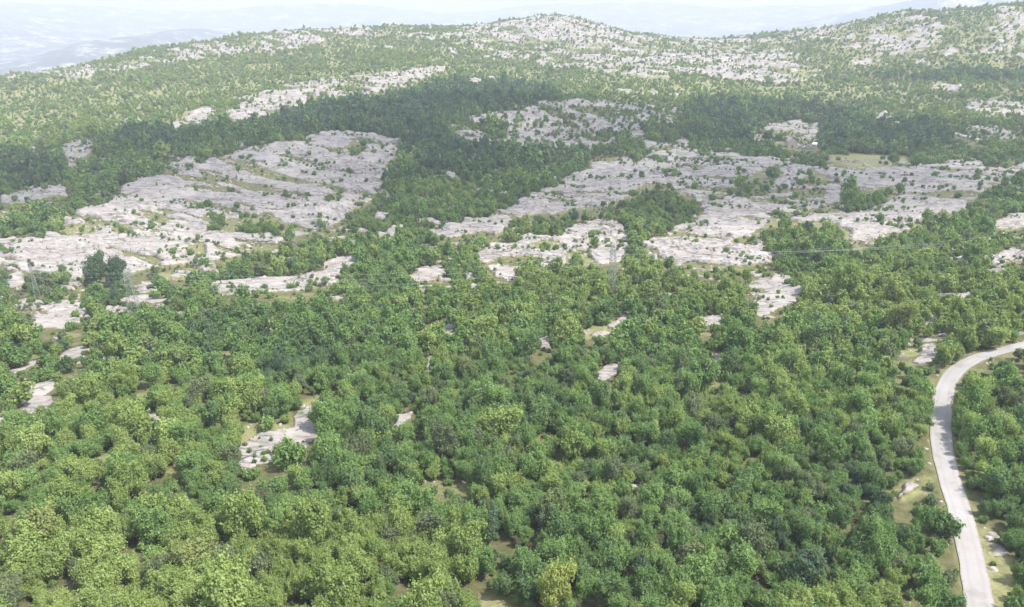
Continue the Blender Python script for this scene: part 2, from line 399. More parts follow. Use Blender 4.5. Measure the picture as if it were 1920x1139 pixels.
def cover(x, y):
    """rock 0..1, dry 0..1, vegetation allowed 0..1, tint -1..1 at ground points"""
    h = base(x, y)
    u, v, d = project(x, y, h)
    r = np.hypot(x, y)
    wob = np.clip(2.2 * F / np.maximum(d, 30) * 0.5, 0, 12)
    u2 = u + (fbm(x / 3.5, y / 3.5, 3, 5) - 0.5) * wob * 3
    v2 = v + (fbm(x / 3.5, y / 3.5, 3, 9) - 0.5) * wob * 1.2
    rk, vg, dr, tn = lookup(rock_b, u2, v2), lookup(veg_b, u2, v2), lookup(dry_b, u2, v2), lookup(tint_b, u, v)
    rk = np.where(r > 1250, 0.42, rk); dr0 = dr
    sc = 2.5 + r / 300
    n = fbm(x / (sc * (1 + 1.6 * sstep(450, 700, r))), y / (sc * 1.3), 4, 21) - 0.5
    n = n * (1 - 0.35 * sstep(300, 800, r)) + 0.45 * (fbm(x / 40, y / 40, 2, 23) - 0.5) * sstep(300, 800, r)
    # the sunny far plain is thin dry pasture between the bushes
    dr = np.maximum(dr, 1.0 * sstep(520, 640, r) * sstep(0.22, 0.50, fbm(x / 30, y / 30, 3, 25) + 0.25 * np.maximum(tn, 0)) * (tn > -0.3))
    rr = sstep(0.42, 0.60, rk + n * 1.5 * (1 - 0.45 * sstep(0.75, 1.0, rk)))
    rr = rr * (1 - 0.85 * sstep(0.3, 0.7, vg)) * (rk > 0.05)
    # grass and bush strips that follow the beds, and small outcrops scattered through the wood
    xs_ = (x + 0.30 * y); ys_ = (y + 0.30 * x)
    ks = 1 + r / 600
    strip = fbm(xs_ / (13 * ks), ys_ / (4.2 * ks), 4, 33)
    rr = rr * (1 - 0.9 * sstep(0.615, 0.66, strip) * (r > 190))
    small = sstep(0.69, 0.71, fbm(xs_ / 8, ys_ / 3.4, 3, 35)) * (r > 150) * (r < 480) * (1 - sstep(0.3, 0.6, vg))
    rr = np.maximum(rr, small * (rk <= 0.05))
    rr = rr * (1 - 0.22 * sstep(560, 720, r))
    halo = sstep(0.60, 0.66, fbm(xs_ / 9, ys_ / 4.5, 3, 35)) * (r < 560) * (r > 85)
    dr = np.maximum(dr, 0.55 * halo * (rk <= 0.05))
    dr = np.maximum(dr, 0.6 * sstep(0.10, 0.45, rk) * (r > 190)) * (1 - 0.5 * sstep(0.58, 0.62, strip) * sstep(0.3, 0.6, rk))
    return rr, dr, vg, tn, u, v, d

# ------------------------------------------------------------------ materials
def new_mat(name):
    m = bpy.data.materials.new(name); m.use_nodes = True
    nt = m.node_tree; nt.nodes.clear()
    out = nt.nodes.new('ShaderNodeOutputMaterial')
    return m, nt, nt.nodes, nt.links, out
def ramp(nd, stops, interp='LINEAR'):
    r = nd.new('ShaderNodeValToRGB'); cr = r.color_ramp; cr.interpolation = interp
    while len(cr.elements) > 1: cr.elements.remove(cr.elements[-1])
    cr.elements[0].position = stops[0][0]; cr.elements[0].color = (*stops[0][1], 1)
    for p, c in stops[1:]:
        e = cr.elements.new(p); e.color = (*c, 1)
    return r
def math_node(nd, lk, op, a, b=None, clamp=False):
    n = nd.new('ShaderNodeMath'); n.operation = op; n.use_clamp = clamp
    for i, s in enumerate((a, b)):
        if s is None: continue
        if hasattr(s, 'is_linked') or hasattr(s, 'links'): lk.new(s, n.inputs[i])
        else: n.inputs[i].default_value = s
    return n.outputs[0]
def mixc(nd, lk, fac, a, b, mode='MIX'):
    n = nd.new('ShaderNodeMixRGB'); n.blend_type = mode
    for i, s in enumerate((fac, a, b)):
        if hasattr(s, 'links'): lk.new(s, n.inputs[i])
        elif isinstance(s, (int, float)): n.inputs[i].default_value = s
        else: n.inputs[i].default_value = (*s, 1)
    return n.outputs[0]
def noise_node(nd, lk, vec, scale, detail=4, rough=0.55, dist=0.0):
    n = nd.new('ShaderNodeTexNoise'); n.inputs['Scale'].default_value = scale
    n.inputs['Detail'].default_value = detail; n.inputs['Roughness'].default_value = rough; n.inputs['Distortion'].default_value = dist
    lk.new(vec, n.inputs['Vector']); return n.outputs['Fac']

def ground_material():
    m, nt, nd, lk, out = new_mat('karst_ground')
    geo = nd.new('ShaderNodeNewGeometry'); pos = geo.outputs['Position']
    ar = nd.new('ShaderNodeAttribute'); ar.attribute_name = 'rock'
    ad = nd.new('ShaderNodeAttribute'); ad.attribute_name = 'dry'
    # soil and grass
    g1 = noise_node(nd, lk, pos, 0.5, 8, 0.78)
    soil = ramp(nd, [(0.3, (0.060, 0.075, 0.030)), (0.5, (0.115, 0.115, 0.050)), (0.7, (0.20, 0.165, 0.10))]); lk.new(g1, soil.inputs[0])
    g2 = noise_node(nd, lk, pos, 0.6, 8, 0.78)
    straw = ramp(nd, [(0.3, (0.13, 0.135, 0.055)), (0.5, (0.215, 0.215, 0.095)), (0.72, (0.33, 0.30, 0.185))]); lk.new(g2, straw.inputs[0])
    soilc = mixc(nd, lk, ad.outputs['Fac'], soil.outputs[0], straw.outputs[0])
    # limestone
    mp = nd.new('ShaderNodeMapping'); lk.new(pos, mp.inputs['Vector'])
    mp.inputs['Rotation'].default_value = (0, 0, R(14)); mp.inputs['Scale'].default_value = (0.35, 1.0, 1.0)
    n1 = noise_node(nd, lk, mp.outputs[0], 0.28, 8, 0.68, 0.4)
    rc = ramp(nd, [(0.28, (0.12, 0.112, 0.106)), (0.40, (0.24, 0.220, 0.212)), (0.54, (0.35, 0.322, 0.310)), (0.75, (0.44, 0.41, 0.39))]); lk.new(n1, rc.inputs[0])
    nb = noise_node(nd, lk, pos, 0.06, 3, 0.5)
    rc2 = mixc(nd, lk, math_node(nd, lk, 'MULTIPLY', nb, 0.55), rc.outputs[0], (0.32, 0.285, 0.25))
    # bedding cracks filled with earth
    wrp = nd.new('ShaderNodeTexNoise'); wrp.inputs['Scale'].default_value = 0.12; wrp.inputs['Detail'].default_value = 3; lk.new(mp.outputs[0], wrp.inputs['Vector'])
    va = nd.new('ShaderNodeVectorMath'); va.operation = 'MULTIPLY_ADD'; lk.new(wrp.outputs['Color'], va.inputs[0]); va.inputs[1].default_value = (5, 5, 2); lk.new(mp.outputs[0], va.inputs[2])
    vor = nd.new('ShaderNodeTexVoronoi'); vor.feature = 'DISTANCE_TO_EDGE'; vor.inputs['Scale'].default_value = 0.42; lk.new(va.outputs[0], vor.inputs['Vector'])
    cr1 = ramp(nd, [(0.0, (1, 1, 1)), (0.05, (0.65, 0.65, 0.65)), (0.11, (0, 0, 0))]); lk.new(vor.outputs['Distance'], cr1.inputs[0])
    gate = ramp(nd, [(0.44, (0, 0, 0)), (0.58, (1, 1, 1))]); lk.new(noise_node(nd, lk, pos, 0.16, 3, 0.6), gate.inputs[0])
    crk = math_node(nd, lk, 'MULTIPLY', cr1.outputs[0], gate.outputs[0])
    rockc = mixc(nd, lk, math_node(nd, lk, 'MULTIPLY', crk, 0.55), rc2, (0.13, 0.12, 0.10))
    mp2 = nd.new('ShaderNodeMapping'); lk.new(va.outputs[0], mp2.inputs['Vector']); mp2.inputs['Scale'].default_value = (0.55, 1.0, 1.0)
    fine = ramp(nd, [(0.54, (0, 0, 0)), (0.64, (1, 1, 1))]); lk.new(noise_node(nd, lk, mp2.outputs[0], 1.1, 7, 0.75), fine.inputs[0])
    rockc = mixc(nd, lk, math_node(nd, lk, 'MULTIPLY', fine.outputs[0], 0.45), rockc, (0.125, 0.115, 0.105))
    pale = ramp(nd, [(0.50, (0, 0, 0)), (0.62, (1, 1, 1))]); lk.new(noise_node(nd, lk, mp2.outputs[0], 0.33, 6, 0.7), pale.inputs[0])
    rockc = mixc(nd, lk, math_node(nd, lk, 'MULTIPLY', pale.outputs[0], 0.35), rockc, (0.45, 0.405, 0.37))
    # tufts of grass in the rock
    tuft = ramp(nd, [(0.60, (0, 0, 0)), (0.68, (1, 1, 1))]); lk.new(noise_node(nd, lk, mp.outputs[0], 0.5, 6, 0.7), tuft.inputs[0])
    rockc = mixc(nd, lk, math_node(nd, lk, 'MULTIPLY', tuft.outputs[0], 0.75), rockc, (0.13, 0.13, 0.07))
    # rough rock edge
    e = noise_node(nd, lk, pos, 0.8, 7, 0.8)
    edge = math_node(nd, lk, 'ADD', ar.outputs['Fac'], math_node(nd, lk, 'MULTIPLY', math_node(nd, lk, 'SUBTRACT', e, 0.5), 1.7))
    er = ramp(nd, [(0.40, (0, 0, 0)), (0.58, (1, 1, 1))]); lk.new(edge, er.inputs[0])
    col = mixc(nd, lk, er.outputs[0], soilc, rockc)
    b = nd.new('ShaderNodeBsdfPrincipled'); b.inputs['Roughness'].default_value = 0.9
    b.inputs['Specular IOR Level'].default_value = 0.15
    lk.new(col, b.inputs['Base Color'])
    hsum = math_node(nd, lk, 'SUBTRACT', n1, math_node(nd, lk, 'MULTIPLY', math_node(nd, lk, 'MULTIPLY', crk, er.outputs[0]), 0.6))
    bp = nd.new('ShaderNodeBump'); bp.inputs['Strength'].default_value = 0.9; bp.inputs['Distance'].default_value = 0.9
    lk.new(hsum, bp.inputs['Height']); lk.new(bp.outputs[0], b.inputs['Normal'])
    lk.new(b.outputs[0], out.inputs['Surface'])
    return m
def far_material():
    m, nt, nd, lk, out = new_mat('far_hills_ground')
    geo = nd.new('ShaderNodeNewGeometry'); pos = geo.outputs['Position']
    a = noise_node(nd, lk, pos, 0.006, 8, 0.7)
    b2 = noise_node(nd, lk, pos, 0.03, 6, 0.7)
    s = math_node(nd, lk, 'ADD', math_node(nd, lk, 'MULTIPLY', a, 0.6), math_node(nd, lk, 'MULTIPLY', b2, 0.4))
    r_ = ramp(nd, [(0.46, (0.02, 0.032, 0.02)), (0.52, (0.05, 0.065, 0.035)), (0.56, (0.30, 0.27, 0.24)), (0.66, (0.46, 0.42, 0.38))]); lk.new(s, r_.inputs[0])
    b = nd.new('ShaderNodeBsdfPrincipled'); b.inputs['Roughness'].default_value = 0.95; b.inputs['Specular IOR Level'].default_value = 0.1
    lk.new(r_.outputs[0], b.inputs['Base Color']); lk.new(b.outputs[0], out.inputs['Surface'])
    return m
def road_material(name, c0, c1):
    m, nt, nd, lk, out = new_mat(name)
    geo = nd.new('ShaderNodeNewGeometry'); pos = geo.outputs['Position']
    au = nd.new('ShaderNodeAttribute'); au.attribute_name = 'across'
    n1 = noise_node(nd, lk, pos, 0.22, 6, 0.65)
    c = ramp(nd, [(0.32, c0), (0.62, c1)]); lk.new(n1, c.inputs[0])
    # two faint wheel tracks and crumbled verges
    w = math_node(nd, lk, 'ABSOLUTE', au.outputs['Fac'])
    tr = ramp(nd, [(0.28, (0, 0, 0)), (0.48, (1, 1, 1)), (0.66, (0, 0, 0))]); lk.new(w, tr.inputs[0])
    col = mixc(nd, lk, math_node(nd, lk, 'MULTIPLY', tr.outputs[0], 0.3), c.outputs[0], tuple(t * 0.80 for t in c0))
    eg = ramp(nd, [(0.85, (0, 0, 0)), (1.0, (1, 1, 1))]); lk.new(math_node(nd, lk, 'ADD', w, math_node(nd, lk, 'MULTIPLY', math_node(nd, lk, 'SUBTRACT', noise_node(nd, lk, pos, 1.2, 5, 0.7), 0.5), 0.6)), eg.inputs[0])
    col = mixc(nd, lk, math_node(nd, lk, 'MULTIPLY', eg.outputs[0], 0.7), col, (0.24, 0.20, 0.15))
    # old patches and damp spots
    pt = ramp(nd, [(0.60, (0, 0, 0)), (0.66, (1, 1, 1))]); lk.new(noise_node(nd, lk, pos, 0.32, 2, 0.5), pt.inputs[0])
    col = mixc(nd, lk, math_node(nd, lk, 'MULTIPLY', pt.outputs[0], 0.28), col, tuple(t * 0.6 for t in c0))
    b = nd.new('ShaderNodeBsdfPrincipled'); b.inputs['Roughness'].default_value = 0.85; b.inputs['Specular IOR Level'].default_value = 0.2
    lk.new(col, b.inputs['Base Color']); lk.new(b.outputs[0], out.inputs['Surface'])
    return m
def leaf_material(name, dark, light):
    m, nt, nd, lk, out = new_mat(name)
    oi = nd.new('ShaderNodeObjectInfo'); geo = nd.new('ShaderNodeNewGeometry')
    at = nd.new('ShaderNodeAttribute'); at.attribute_name = 'tone'
    n1 = noise_node(nd, lk, geo.outputs['Position'], 0.035, 3, 0.6)
    f = math_node(nd, lk, 'ADD', math_node(nd, lk, 'MULTIPLY', oi.outputs['Random'], 0.42), math_node(nd, lk, 'MULTIPLY', at.outputs['Fac'], 0.55))
    f = math_node(nd, lk, 'ADD', f, math_node(nd, lk, 'MULTIPLY', math_node(nd, lk, 'SUBTRACT', n1, 0.45), 0.9), True)
    col = mixc(nd, lk, f, dark, light)
    # a few crowns turning brown-grey
    rr = ramp(nd, [(0.96, (0, 0, 0)), (1.0, (1, 1, 1))]); lk.new(oi.outputs['Random'], rr.inputs[0])
    col = mixc(nd, lk, math_node(nd, lk, 'MULTIPLY', rr.outputs[0], 0.5), col, (0.20, 0.19, 0.08))
    d = nd.new('ShaderNodeBsdfPrincipled'); d.inputs['Roughness'].default_value = 0.55; d.inputs['Specular IOR Level'].default_value = 0.18
    lk.new(col, d.inputs['Base Color'])
    t = nd.new('ShaderNodeBsdfTranslucent'); lk.new(mixc(nd, lk, 1.0, col, (1.0, 1.15, 0.6), 'MULTIPLY'), t.inputs['Color'])
    mx = nd.new('ShaderNodeMixShader'); mx.inputs[0].default_value = 0.35
    lk.new(d.outputs[0], mx.inputs[1]); lk.new(t.outputs[0], mx.inputs[2]); lk.new(mx.outputs[0], out.inputs['Surface'])
    return m
def plain_material(name, c0, c1, scale=2.0, rough=0.8, metal=0.0):
    m, nt, nd, lk, out = new_mat(name)
    tc = nd.new('ShaderNodeTexCoord')
    n1 = noise_node(nd, lk, tc.outputs['Object'], scale, 5, 0.6)
    c = ramp(nd, [(0.35, c0), (0.65, c1)]); lk.new(n1, c.inputs[0])
    b = nd.new('ShaderNodeBsdfPrincipled'); b.inputs['Roughness'].default_value = rough; b.inputs['Metallic'].default_value = metal
    lk.new(c.outputs[0], b.inputs['Base Color']); lk.new(b.outputs[0], out.inputs['Surface'])
    return m
def stone_material(name, c0, c1, mortar):
    m, nt, nd, lk, out = new_mat(name)
    tc = nd.new('ShaderNodeTexCoord')
    vo = nd.new('ShaderNodeTexVoronoi'); vo.inputs['Scale'].default_value = 3.0; lk.new(tc.outputs['Object'], vo.inputs['Vector'])
    c = ramp(nd, [(0.0, c0), (1.0, c1)]); lk.new(vo.outputs['Color'], c.inputs[0])
    ve = nd.new('ShaderNodeTexVoronoi'); ve.feature = 'DISTANCE_TO_EDGE'; ve.inputs['Scale'].default_value = 3.0; lk.new(tc.outputs['Object'], ve.inputs['Vector'])
    e = ramp(nd, [(0.02, (1, 1, 1)), (0.08, (0, 0, 0))]); lk.new(ve.outputs['Distance'], e.inputs[0])
    col = mixc(nd, lk, e.outputs[0], c.outputs[0], mortar)
    b = nd.new('ShaderNodeBsdfPrincipled'); b.inputs['Roughness'].default_value = 0.9
    lk.new(col, b.inputs['Base Color']); lk.new(b.outputs[0], out.inputs['Surface'])
    return m

M_GROUND, M_FAR = ground_material(), far_material()
M_ROAD = road_material('pale_asphalt', (0.29, 0.275, 0.265), (0.35, 0.33, 0.32))
M_TRACK = road_material('pale_gravel', (0.36, 0.34, 0.32), (0.45, 0.43, 0.40))
LEAF = [leaf_material('leaves_blue_green', (0.060, 0.108, 0.062), (0.165, 0.242, 0.132)),
        leaf_material('leaves_deep_green', (0.078, 0.138, 0.054), (0.215, 0.315, 0.122)),
        leaf_material('leaves_mid_green', (0.105, 0.185, 0.058), (0.265, 0.380, 0.130)),
        leaf_material('leaves_light_green', (0.165, 0.238, 0.066), (0.360, 0.440, 0.150)),
        leaf_material('leaves_grey_olive', (0.108, 0.142, 0.072), (0.245, 0.285, 0.145)),
        leaf_material('leaves_yellow', (0.26, 0.30, 0.075), (0.42, 0.45, 0.14))]
M_BARK = plain_material('bark', (0.10, 0.085, 0.07), (0.20, 0.18, 0.155), 4)
M_STEEL = plain_material('galvanised_steel', (0.22, 0.24, 0.23), (0.30, 0.33, 0.31), 1.5, 0.5, 0.3)
M_WIRE = plain_material('aluminium_wire', (0.42, 0.45, 0.46), (0.5, 0.53, 0.54), 1.0, 0.45, 0.4)
M_GLASS = plain_material('insulator_glaze', (0.12, 0.10, 0.09), (0.2, 0.17, 0.15), 5, 0.3)
M_STONE = stone_material('warm_limestone_masonry', (0.46, 0.37, 0.31), (0.58, 0.48, 0.41), (0.40, 0.33, 0.28))
M_STONE2 = stone_material('grey_limestone_masonry', (0.28, 0.25, 0.24), (0.42, 0.38, 0.36), (0.2, 0.18, 0.17))
M_WOOD = plain_material('weathered_wood', (0.10, 0.08, 0.06), (0.18, 0.15, 0.12), 3)
M_TIN = plain_material('pale_sheet_metal', (0.55, 0.56, 0.57), (0.68, 0.69, 0.70), 1, 0.5)

# ------------------------------------------------------------------ mesh helpers
def mesh_from(name, verts, faces, mats, mat_idx=None, smooth=False, attrs=None):
    me = bpy.data.meshes.new(name)
    verts = np.asarray(verts, dtype=np.float32); faces = np.asarray(faces, dtype=np.int32)
    k = faces.shape[1]
    me.vertices.add(len(verts)); me.vertices.foreach_set('co', verts.ravel())
    me.loops.add(faces.size); me.loops.foreach_set('vertex_index', faces.ravel())
    me.polygons.add(len(faces))
    me.polygons.foreach_set('loop_start', np.arange(0, faces.size, k, dtype=np.int32))
    try: me.polygons.foreach_set('loop_total', np.full(len(faces), k, dtype=np.int32))
    except Exception: pass
    for m in mats: me.materials.append(m)
    if mat_idx is not None: me.polygons.foreach_set('material_index', np.asarray(mat_idx, dtype=np.int32))
    me.polygons.foreach_set('use_smooth', np.full(len(faces), smooth, dtype=bool))
    me.update(calc_edges=True)
    for n, (dom, arr) in (attrs or {}).items():
        a = me.attributes.new(n, 'FLOAT', dom); a.data.foreach_set('value', np.asarray(arr, dtype=np.float32))
    return me
def tag(o, label=None, cat=None, group=None, kind=None):
    if label: o['label'] = label
    if cat: o['category'] = cat
    if group: o['group'] = group
    if kind: o['kind'] = kind
    return o
def obj(name, me, parent=None):
    o = bpy.data.objects.new(name, me); COL.objects.link(o)
    if parent: o.parent = parent
    return o
def empty(name, loc):
    o = bpy.data.objects.new(name, None); COL.objects.link(o); o.location = loc; o.empty_display_size = 0.5
    return o
class MB:
    def __init__(s): s.v, s.f = [], []
    def box(s, c, d, rz=0.0):
        n = len(s.v); ca, sa = math.cos(rz), math.sin(rz)
        for z in (-1, 1):
            for x, y in ((-1, -1), (1, -1), (1, 1), (-1, 1)):
                px, py = x * d[0] / 2, y * d[1] / 2
                s.v.append((c[0] + ca * px - sa * py, c[1] + sa * px + ca * py, c[2] + z * d[2] / 2))
        s.f += [(n, n + 3, n + 2, n + 1), (n + 4, n + 5, n + 6, n + 7)] + [(n + i, n + (i + 1) % 4, n + 4 + (i + 1) % 4, n + 4 + i) for i in range(4)]
    def tube(s, pts, radii, sides=6):
        rings = []
        pts = [Vector(p) for p in pts]
        for i, p in enumerate(pts):
            d = (pts[min(i + 1, len(pts) - 1)] - pts[max(i - 1, 0)]).normalized()
            a = d.orthogonal().normalized() if abs(d.z) < 0.99 else Vector((1, 0, 0))
            b = d.cross(a).normalized(); r_ = radii[i] if isinstance(radii, (list, tuple)) else radii
            rings.append(len(s.v))
            for k in range(sides):
                t = 2 * math.pi * k / sides
                s.v.append(tuple(p + a * math.cos(t) * r_ + b * math.sin(t) * r_))
        for i in range(len(pts) - 1):
            for k in range(sides):
                s.f.append((rings[i] + k, rings[i] + (k + 1) % sides, rings[i + 1] + (k + 1) % sides, rings[i + 1] + k))
    def mesh(s, name, mat):
        return mesh_from(name, s.v, s.f, [mat])

# ------------------------------------------------------------------ ground sheet
az_in = np.radians(np.arange(-41.0, 41.01, 0.092))
az = np.concatenate([np.radians(np.arange(-80, -41, 1.0)), az_in, np.radians(np.arange(42, 81, 1.0))])
rs = [20.0]
while rs[-1] < 1800: rs.append(rs[-1] + max(0.42, rs[-1] * 0.0028))
rs = np.array(rs)
RR, AA = np.meshgrid(rs, az, indexing='ij')
GX, GY = (RR * np.sin(AA)).ravel(), (RR * np.cos(AA)).ravel()
G_rock, G_dry, G_veg, G_tint, GU, GV, GD = cover(GX, GY)
gb = base(GX, GY)
rough = 0.35 * (fbm(GX / 9, GY / 9, 4, 3) - 0.5) * 2 + (RR.ravel() / 500.0) * 2.4 * (fbm(GX / 45, GY / 45, 4, 41) - 0.5)
# bedding planes: tilted beds that break off in low steps
wx = GX + 26 * (fbm(GX / 45, GY / 45, 3, 51) - 0.5) * 2; wy = GY + 24 * (fbm(GX / 38, GY / 38, 4, 52) - 0.5) * 2
ph = (0.30 * wx + wy) / 3.4 + 1.5 * fbm(GX / 5, GY / 5, 3, 55)
saw = ph - np.floor(ph)
step_ = (1 - saw) * sstep(0.0, 0.16, saw)
amp = 0.08 + 0.85 * sstep(0.4, 0.65, fbm(GX / 22, GY / 22, 2, 57))
lump = 0.35 * np.abs(fbm(GX / 2.6, GY / 2.0, 3, 61) - 0.5) * 2 + 1.3 * sstep(0.35, 0.7, fbm(GX / 11, GY / 8, 4, 62))
far_l = sstep(400, 900, RR.ravel())
rockh = G_rock * (0.35 + 0.65 * sstep(150, 260, RR.ravel())) * (0.25 + (0.3 + 0.7 * sstep(140, 220, RR.ravel())) * amp * step_ * (1 - 0.5 * far_l) * 0.9 + (0.95 + 1.6 * far_l) * lump)
d_road = dist_line(GX, GY, ROAD, 12); d_track = dist_line(GX, GY, TRACK, 10)
flat = sstep(2.2, 5.0, d_road) * sstep(2.4, 5.0, d_track)
GZ = gb + (rough + rockh) * flat - 0.05
G_dry = np.maximum(G_dry, 0.5 * (1 - sstep(1.5, 2.2, d_road))); G_dry = np.maximum(G_dry, 1 - sstep(1.6, 3.4, d_track))
G_rock = G_rock * np.clip(flat + 0.35, 0, 1)
NR, NA = len(rs), len(az)
ii, jj = np.meshgrid(np.arange(NR - 1), np.arange(NA - 1), indexing='ij')
q = (ii * NA + jj).ravel()
GF = np.stack([q, q + 1, q + 1 + NA, q + NA], 1)[:, ::-1]
g_me = mesh_from('ground', np.stack([GX, GY, GZ], 1), GF, [M_GROUND], smooth=True, attrs={'rock': ('POINT', G_rock), 'dry': ('POINT', G_dry)})
tag(obj('ground', g_me), 'scrubby karst plain and slopes of bare pale limestone', kind='structure')
GZ2 = GZ.reshape(NR, NA)
def ground_z(x, y):
    """height of the ground sheet"""
    r = np.hypot(x, y); a = np.arctan2(x, y)
    i = np.clip(np.searchsorted(rs, r) - 1, 0, NR - 2); j = np.clip(np.searchsorted(az, a) - 1, 0, NA - 2)
    fi = np.clip((r - rs[i]) / (rs[i + 1] - rs[i]), 0, 1); fj = np.clip((a - az[j]) / (az[j + 1] - az[j]), 0, 1)
    return (GZ2[i, j] * (1 - fj) + GZ2[i, j + 1] * fj) * (1 - fi) + (GZ2[i + 1, j] * (1 - fj) + GZ2[i + 1, j + 1] * fj) * fi
# far hills and mountains
fr = [1700.0]
while fr[-1] < 26000: fr.append(fr[-1] * 1.008)
fr = np.array(fr); fa = np.radians(np.arange(-60, 60.01, 0.16))
R2, A2 = np.meshgrid(fr, fa, indexing='ij')
FX, FY = (R2 * np.sin(A2)).ravel(), (R2 * np.cos(A2)).ravel()
FZ = base(FX, FY) - 6.0 * (1 - sstep(1700, 1800, R2.ravel())) + 10 * (fbm(FX / 120, FY / 120, 4, 91) - 0.5)
n2 = len(fa)
ii, jj = np.meshgrid(np.arange(len(fr) - 1), np.arange(n2 - 1), indexing='ij')
q = (ii * n2 + jj).ravel()
f_me = mesh_from('hills', np.stack([FX, FY, FZ], 1), np.stack([q, q + 1, q + 1 + n2, q + n2], 1)[:, ::-1], [M_FAR], smooth=True)
tag(obj('hills', f_me), 'hazy far hills and mountain ranges beyond the plain', kind='structure')

# ------------------------------------------------------------------ roads
def ribbon(name, L, half, mat, lift, label):
    d = np.gradient(L, axis=0); d /= np.linalg.norm(d, axis=1)[:, None]
    nrm = np.stack([-d[:, 1], d[:, 0]], 1)
    ts = np.linspace(-1, 1, 7)
    k = len(L)
    wv = 1 + 0.10 * (vnoise(np.arange(k) * 0.35, np.zeros(k), 3) - 0.5)
    V, AC = [], []
    for t in ts:
        p = L + nrm * (half * t * wv)[:, None]
        V.append(np.stack([p[:, 0], p[:, 1], base(p[:, 0], p[:, 1]) + lift - 0.02 * t * t], 1)); AC.append(np.full(k, t))
    V = np.concatenate(V); AC = np.concatenate(AC)
    Fc = []
    for s in range(len(ts) - 1):
        a = np.arange(k - 1) + s * k
        Fc.append(np.stack([a, a + 1, a + 1 + k, a + k], 1)[:, ::-1])
    Fc = np.concatenate(Fc)
    # kerb edge: a thin skirt down both sides
    b0 = len(V); lo = V[:k].copy(); lo[:, 2] -= 0.4; hi = V[-k:].copy(); hi[:, 2] -= 0.4
    V = np.concatenate([V, lo, hi]); AC = np.concatenate([AC, np.full(k, 1.0), np.full(k, 1.0)])
    a = np.arange(k - 1); top2 = (len(ts) - 1) * k
    Fc = np.concatenate([Fc, np.stack([a, a + 1, b0 + a + 1, b0 + a], 1), np.stack([top2 + a, top2 + a + 1, b0 + k + a + 1, b0 + k + a], 1)[:, ::-1]])
    o = obj(name, mesh_from(name, V, Fc, [mat], smooth=False, attrs={'across': ('POINT', AC)}))
    return tag(o, label, kind='structure')
ribbon('road', ROAD, 1.45, M_ROAD, 0.08, 'narrow pale asphalt road winding through the wood')
ribbon('gravel_track', TRACK, 1.7, M_TRACK, 0.25, 'thin pale track through the scrub beyond the ruined house')

# ------------------------------------------------------------------ foliage sources
def crown_arrays(seed, nleaf, leaf, nl=11, squash=1.0, open_=0.0):
    rg = np.random.default_rng(seed)
    # lobes: small clumps spread through an uneven ellipsoid
    C, RL = [], []
    lean = rg.normal(0, 0.10, 2)
    while len(C) < nl:
        p = rg.uniform(-1, 1, 3)
        if np.dot(p, p) > 1: continue
        p = p / (np.linalg.norm(p) + 1e-6) * rg.uniform(0.35, 0.86)
        c = np.array([p[0] + lean[0] * (1 + p[2]), p[1] + lean[1] * (1 + p[2]), 1.15 * squash + p[2] * 0.80 * squash])
        if c[2] < 0.35 * squash: continue
        C.append(c); RL.append(rg.uniform(0.17, 0.38))
    C.append(np.array([lean[0], lean[1], 1.1 * squash])); RL.append(0.55)
    C, RL = np.array(C), np.array(RL)
    st = rg.uniform(0.8, 1.2); C[:, 0] *= st; C[:, 1] /= st
    side = rg.uniform(0, 6.28); C[:, 2] += 0.16 * (C[:, 0] * math.cos(side) + C[:, 1] * math.sin(side))
    P, N, T = [], [], []
    wgt = RL ** 2; wgt /= wgt.sum()
    tone_l = rg.uniform(0, 1, len(C))
    need = nleaf
    while need > 0:
        m = need * 2 + 50
        k = rg.choice(len(C), m, p=wgt)
        d = rg.normal(0, 1, (m, 3)); d[:, 2] += 0.25; d /= np.linalg.norm(d, axis=1)[:, None]
        ext = rg.uniform(0.66, 1.08, m) + (rg.random(m) < 0.16) * rg.uniform(0, 0.55, m)
        p = C[k] + d * (RL[k] * ext)[:, None]
        dd = np.linalg.norm(p[:, None] - C[None], axis=2) / RL[None]
        dd[np.arange(m), k] = 9
        ok = (dd.min(1) > 0.62) & (p[:, 2] > 0.12)
        p, d, k = p[ok][:need], d[ok][:need], k[ok][:need]
        P.append(p); N.append(d); T.append(tone_l[k]); need -= len(p)
    # upright leafy twigs that break the outline
    ntw = int(nleaf * 0.16 / 9)
    for _k in range(ntw):
        k = rg.choice(len(C), p=wgt)
        d = rg.normal(0, 1, 3); d[2] = abs(d[2]) + 0.7; d /= np.linalg.norm(d)
        L_ = rg.uniform(0.25, 0.62); tt = rg.uniform(0, 1, 9)
        P.append(C[k] + d * (RL[k] * 0.8 + tt * L_)[:, None] + rg.normal(0, 0.035, (9, 3)))
        N.append(np.tile(d, (9, 1))); T.append(np.full(9, min(1, tone_l[k] + 0.25)))
    P, N, T = np.concatenate(P), np.concatenate(N), np.concatenate(T)
    n = len(P)
    N = N + rg.normal(0, 0.62, (n, 3)); N[:, 2] += 0.2; N /= np.linalg.norm(N, axis=1)[:, None]
    A = np.cross(N, rg.normal(0, 1, (n, 3))); A /= np.linalg.norm(A, axis=1)[:, None]
    B = np.cross(N, A)
    s = leaf * rg.uniform(0.6, 1.35, n)
    a, b = A * s[:, None] * 0.62, B * s[:, None] * 0.5
    V = np.stack([P - a * 1.1, P + b * 0.9 + N * (s * 0.12)[:, None], P + a, P - b + N * (s * 0.1)[:, None]], 1).reshape(-1, 3)
    Fq = np.arange(4 * n).reshape(-1, 4)
    T = np.clip(T * 0.5 + rg.uniform(0, 0.5, n), 0, 1)
    return V, Fq, np.repeat(T, 4), C
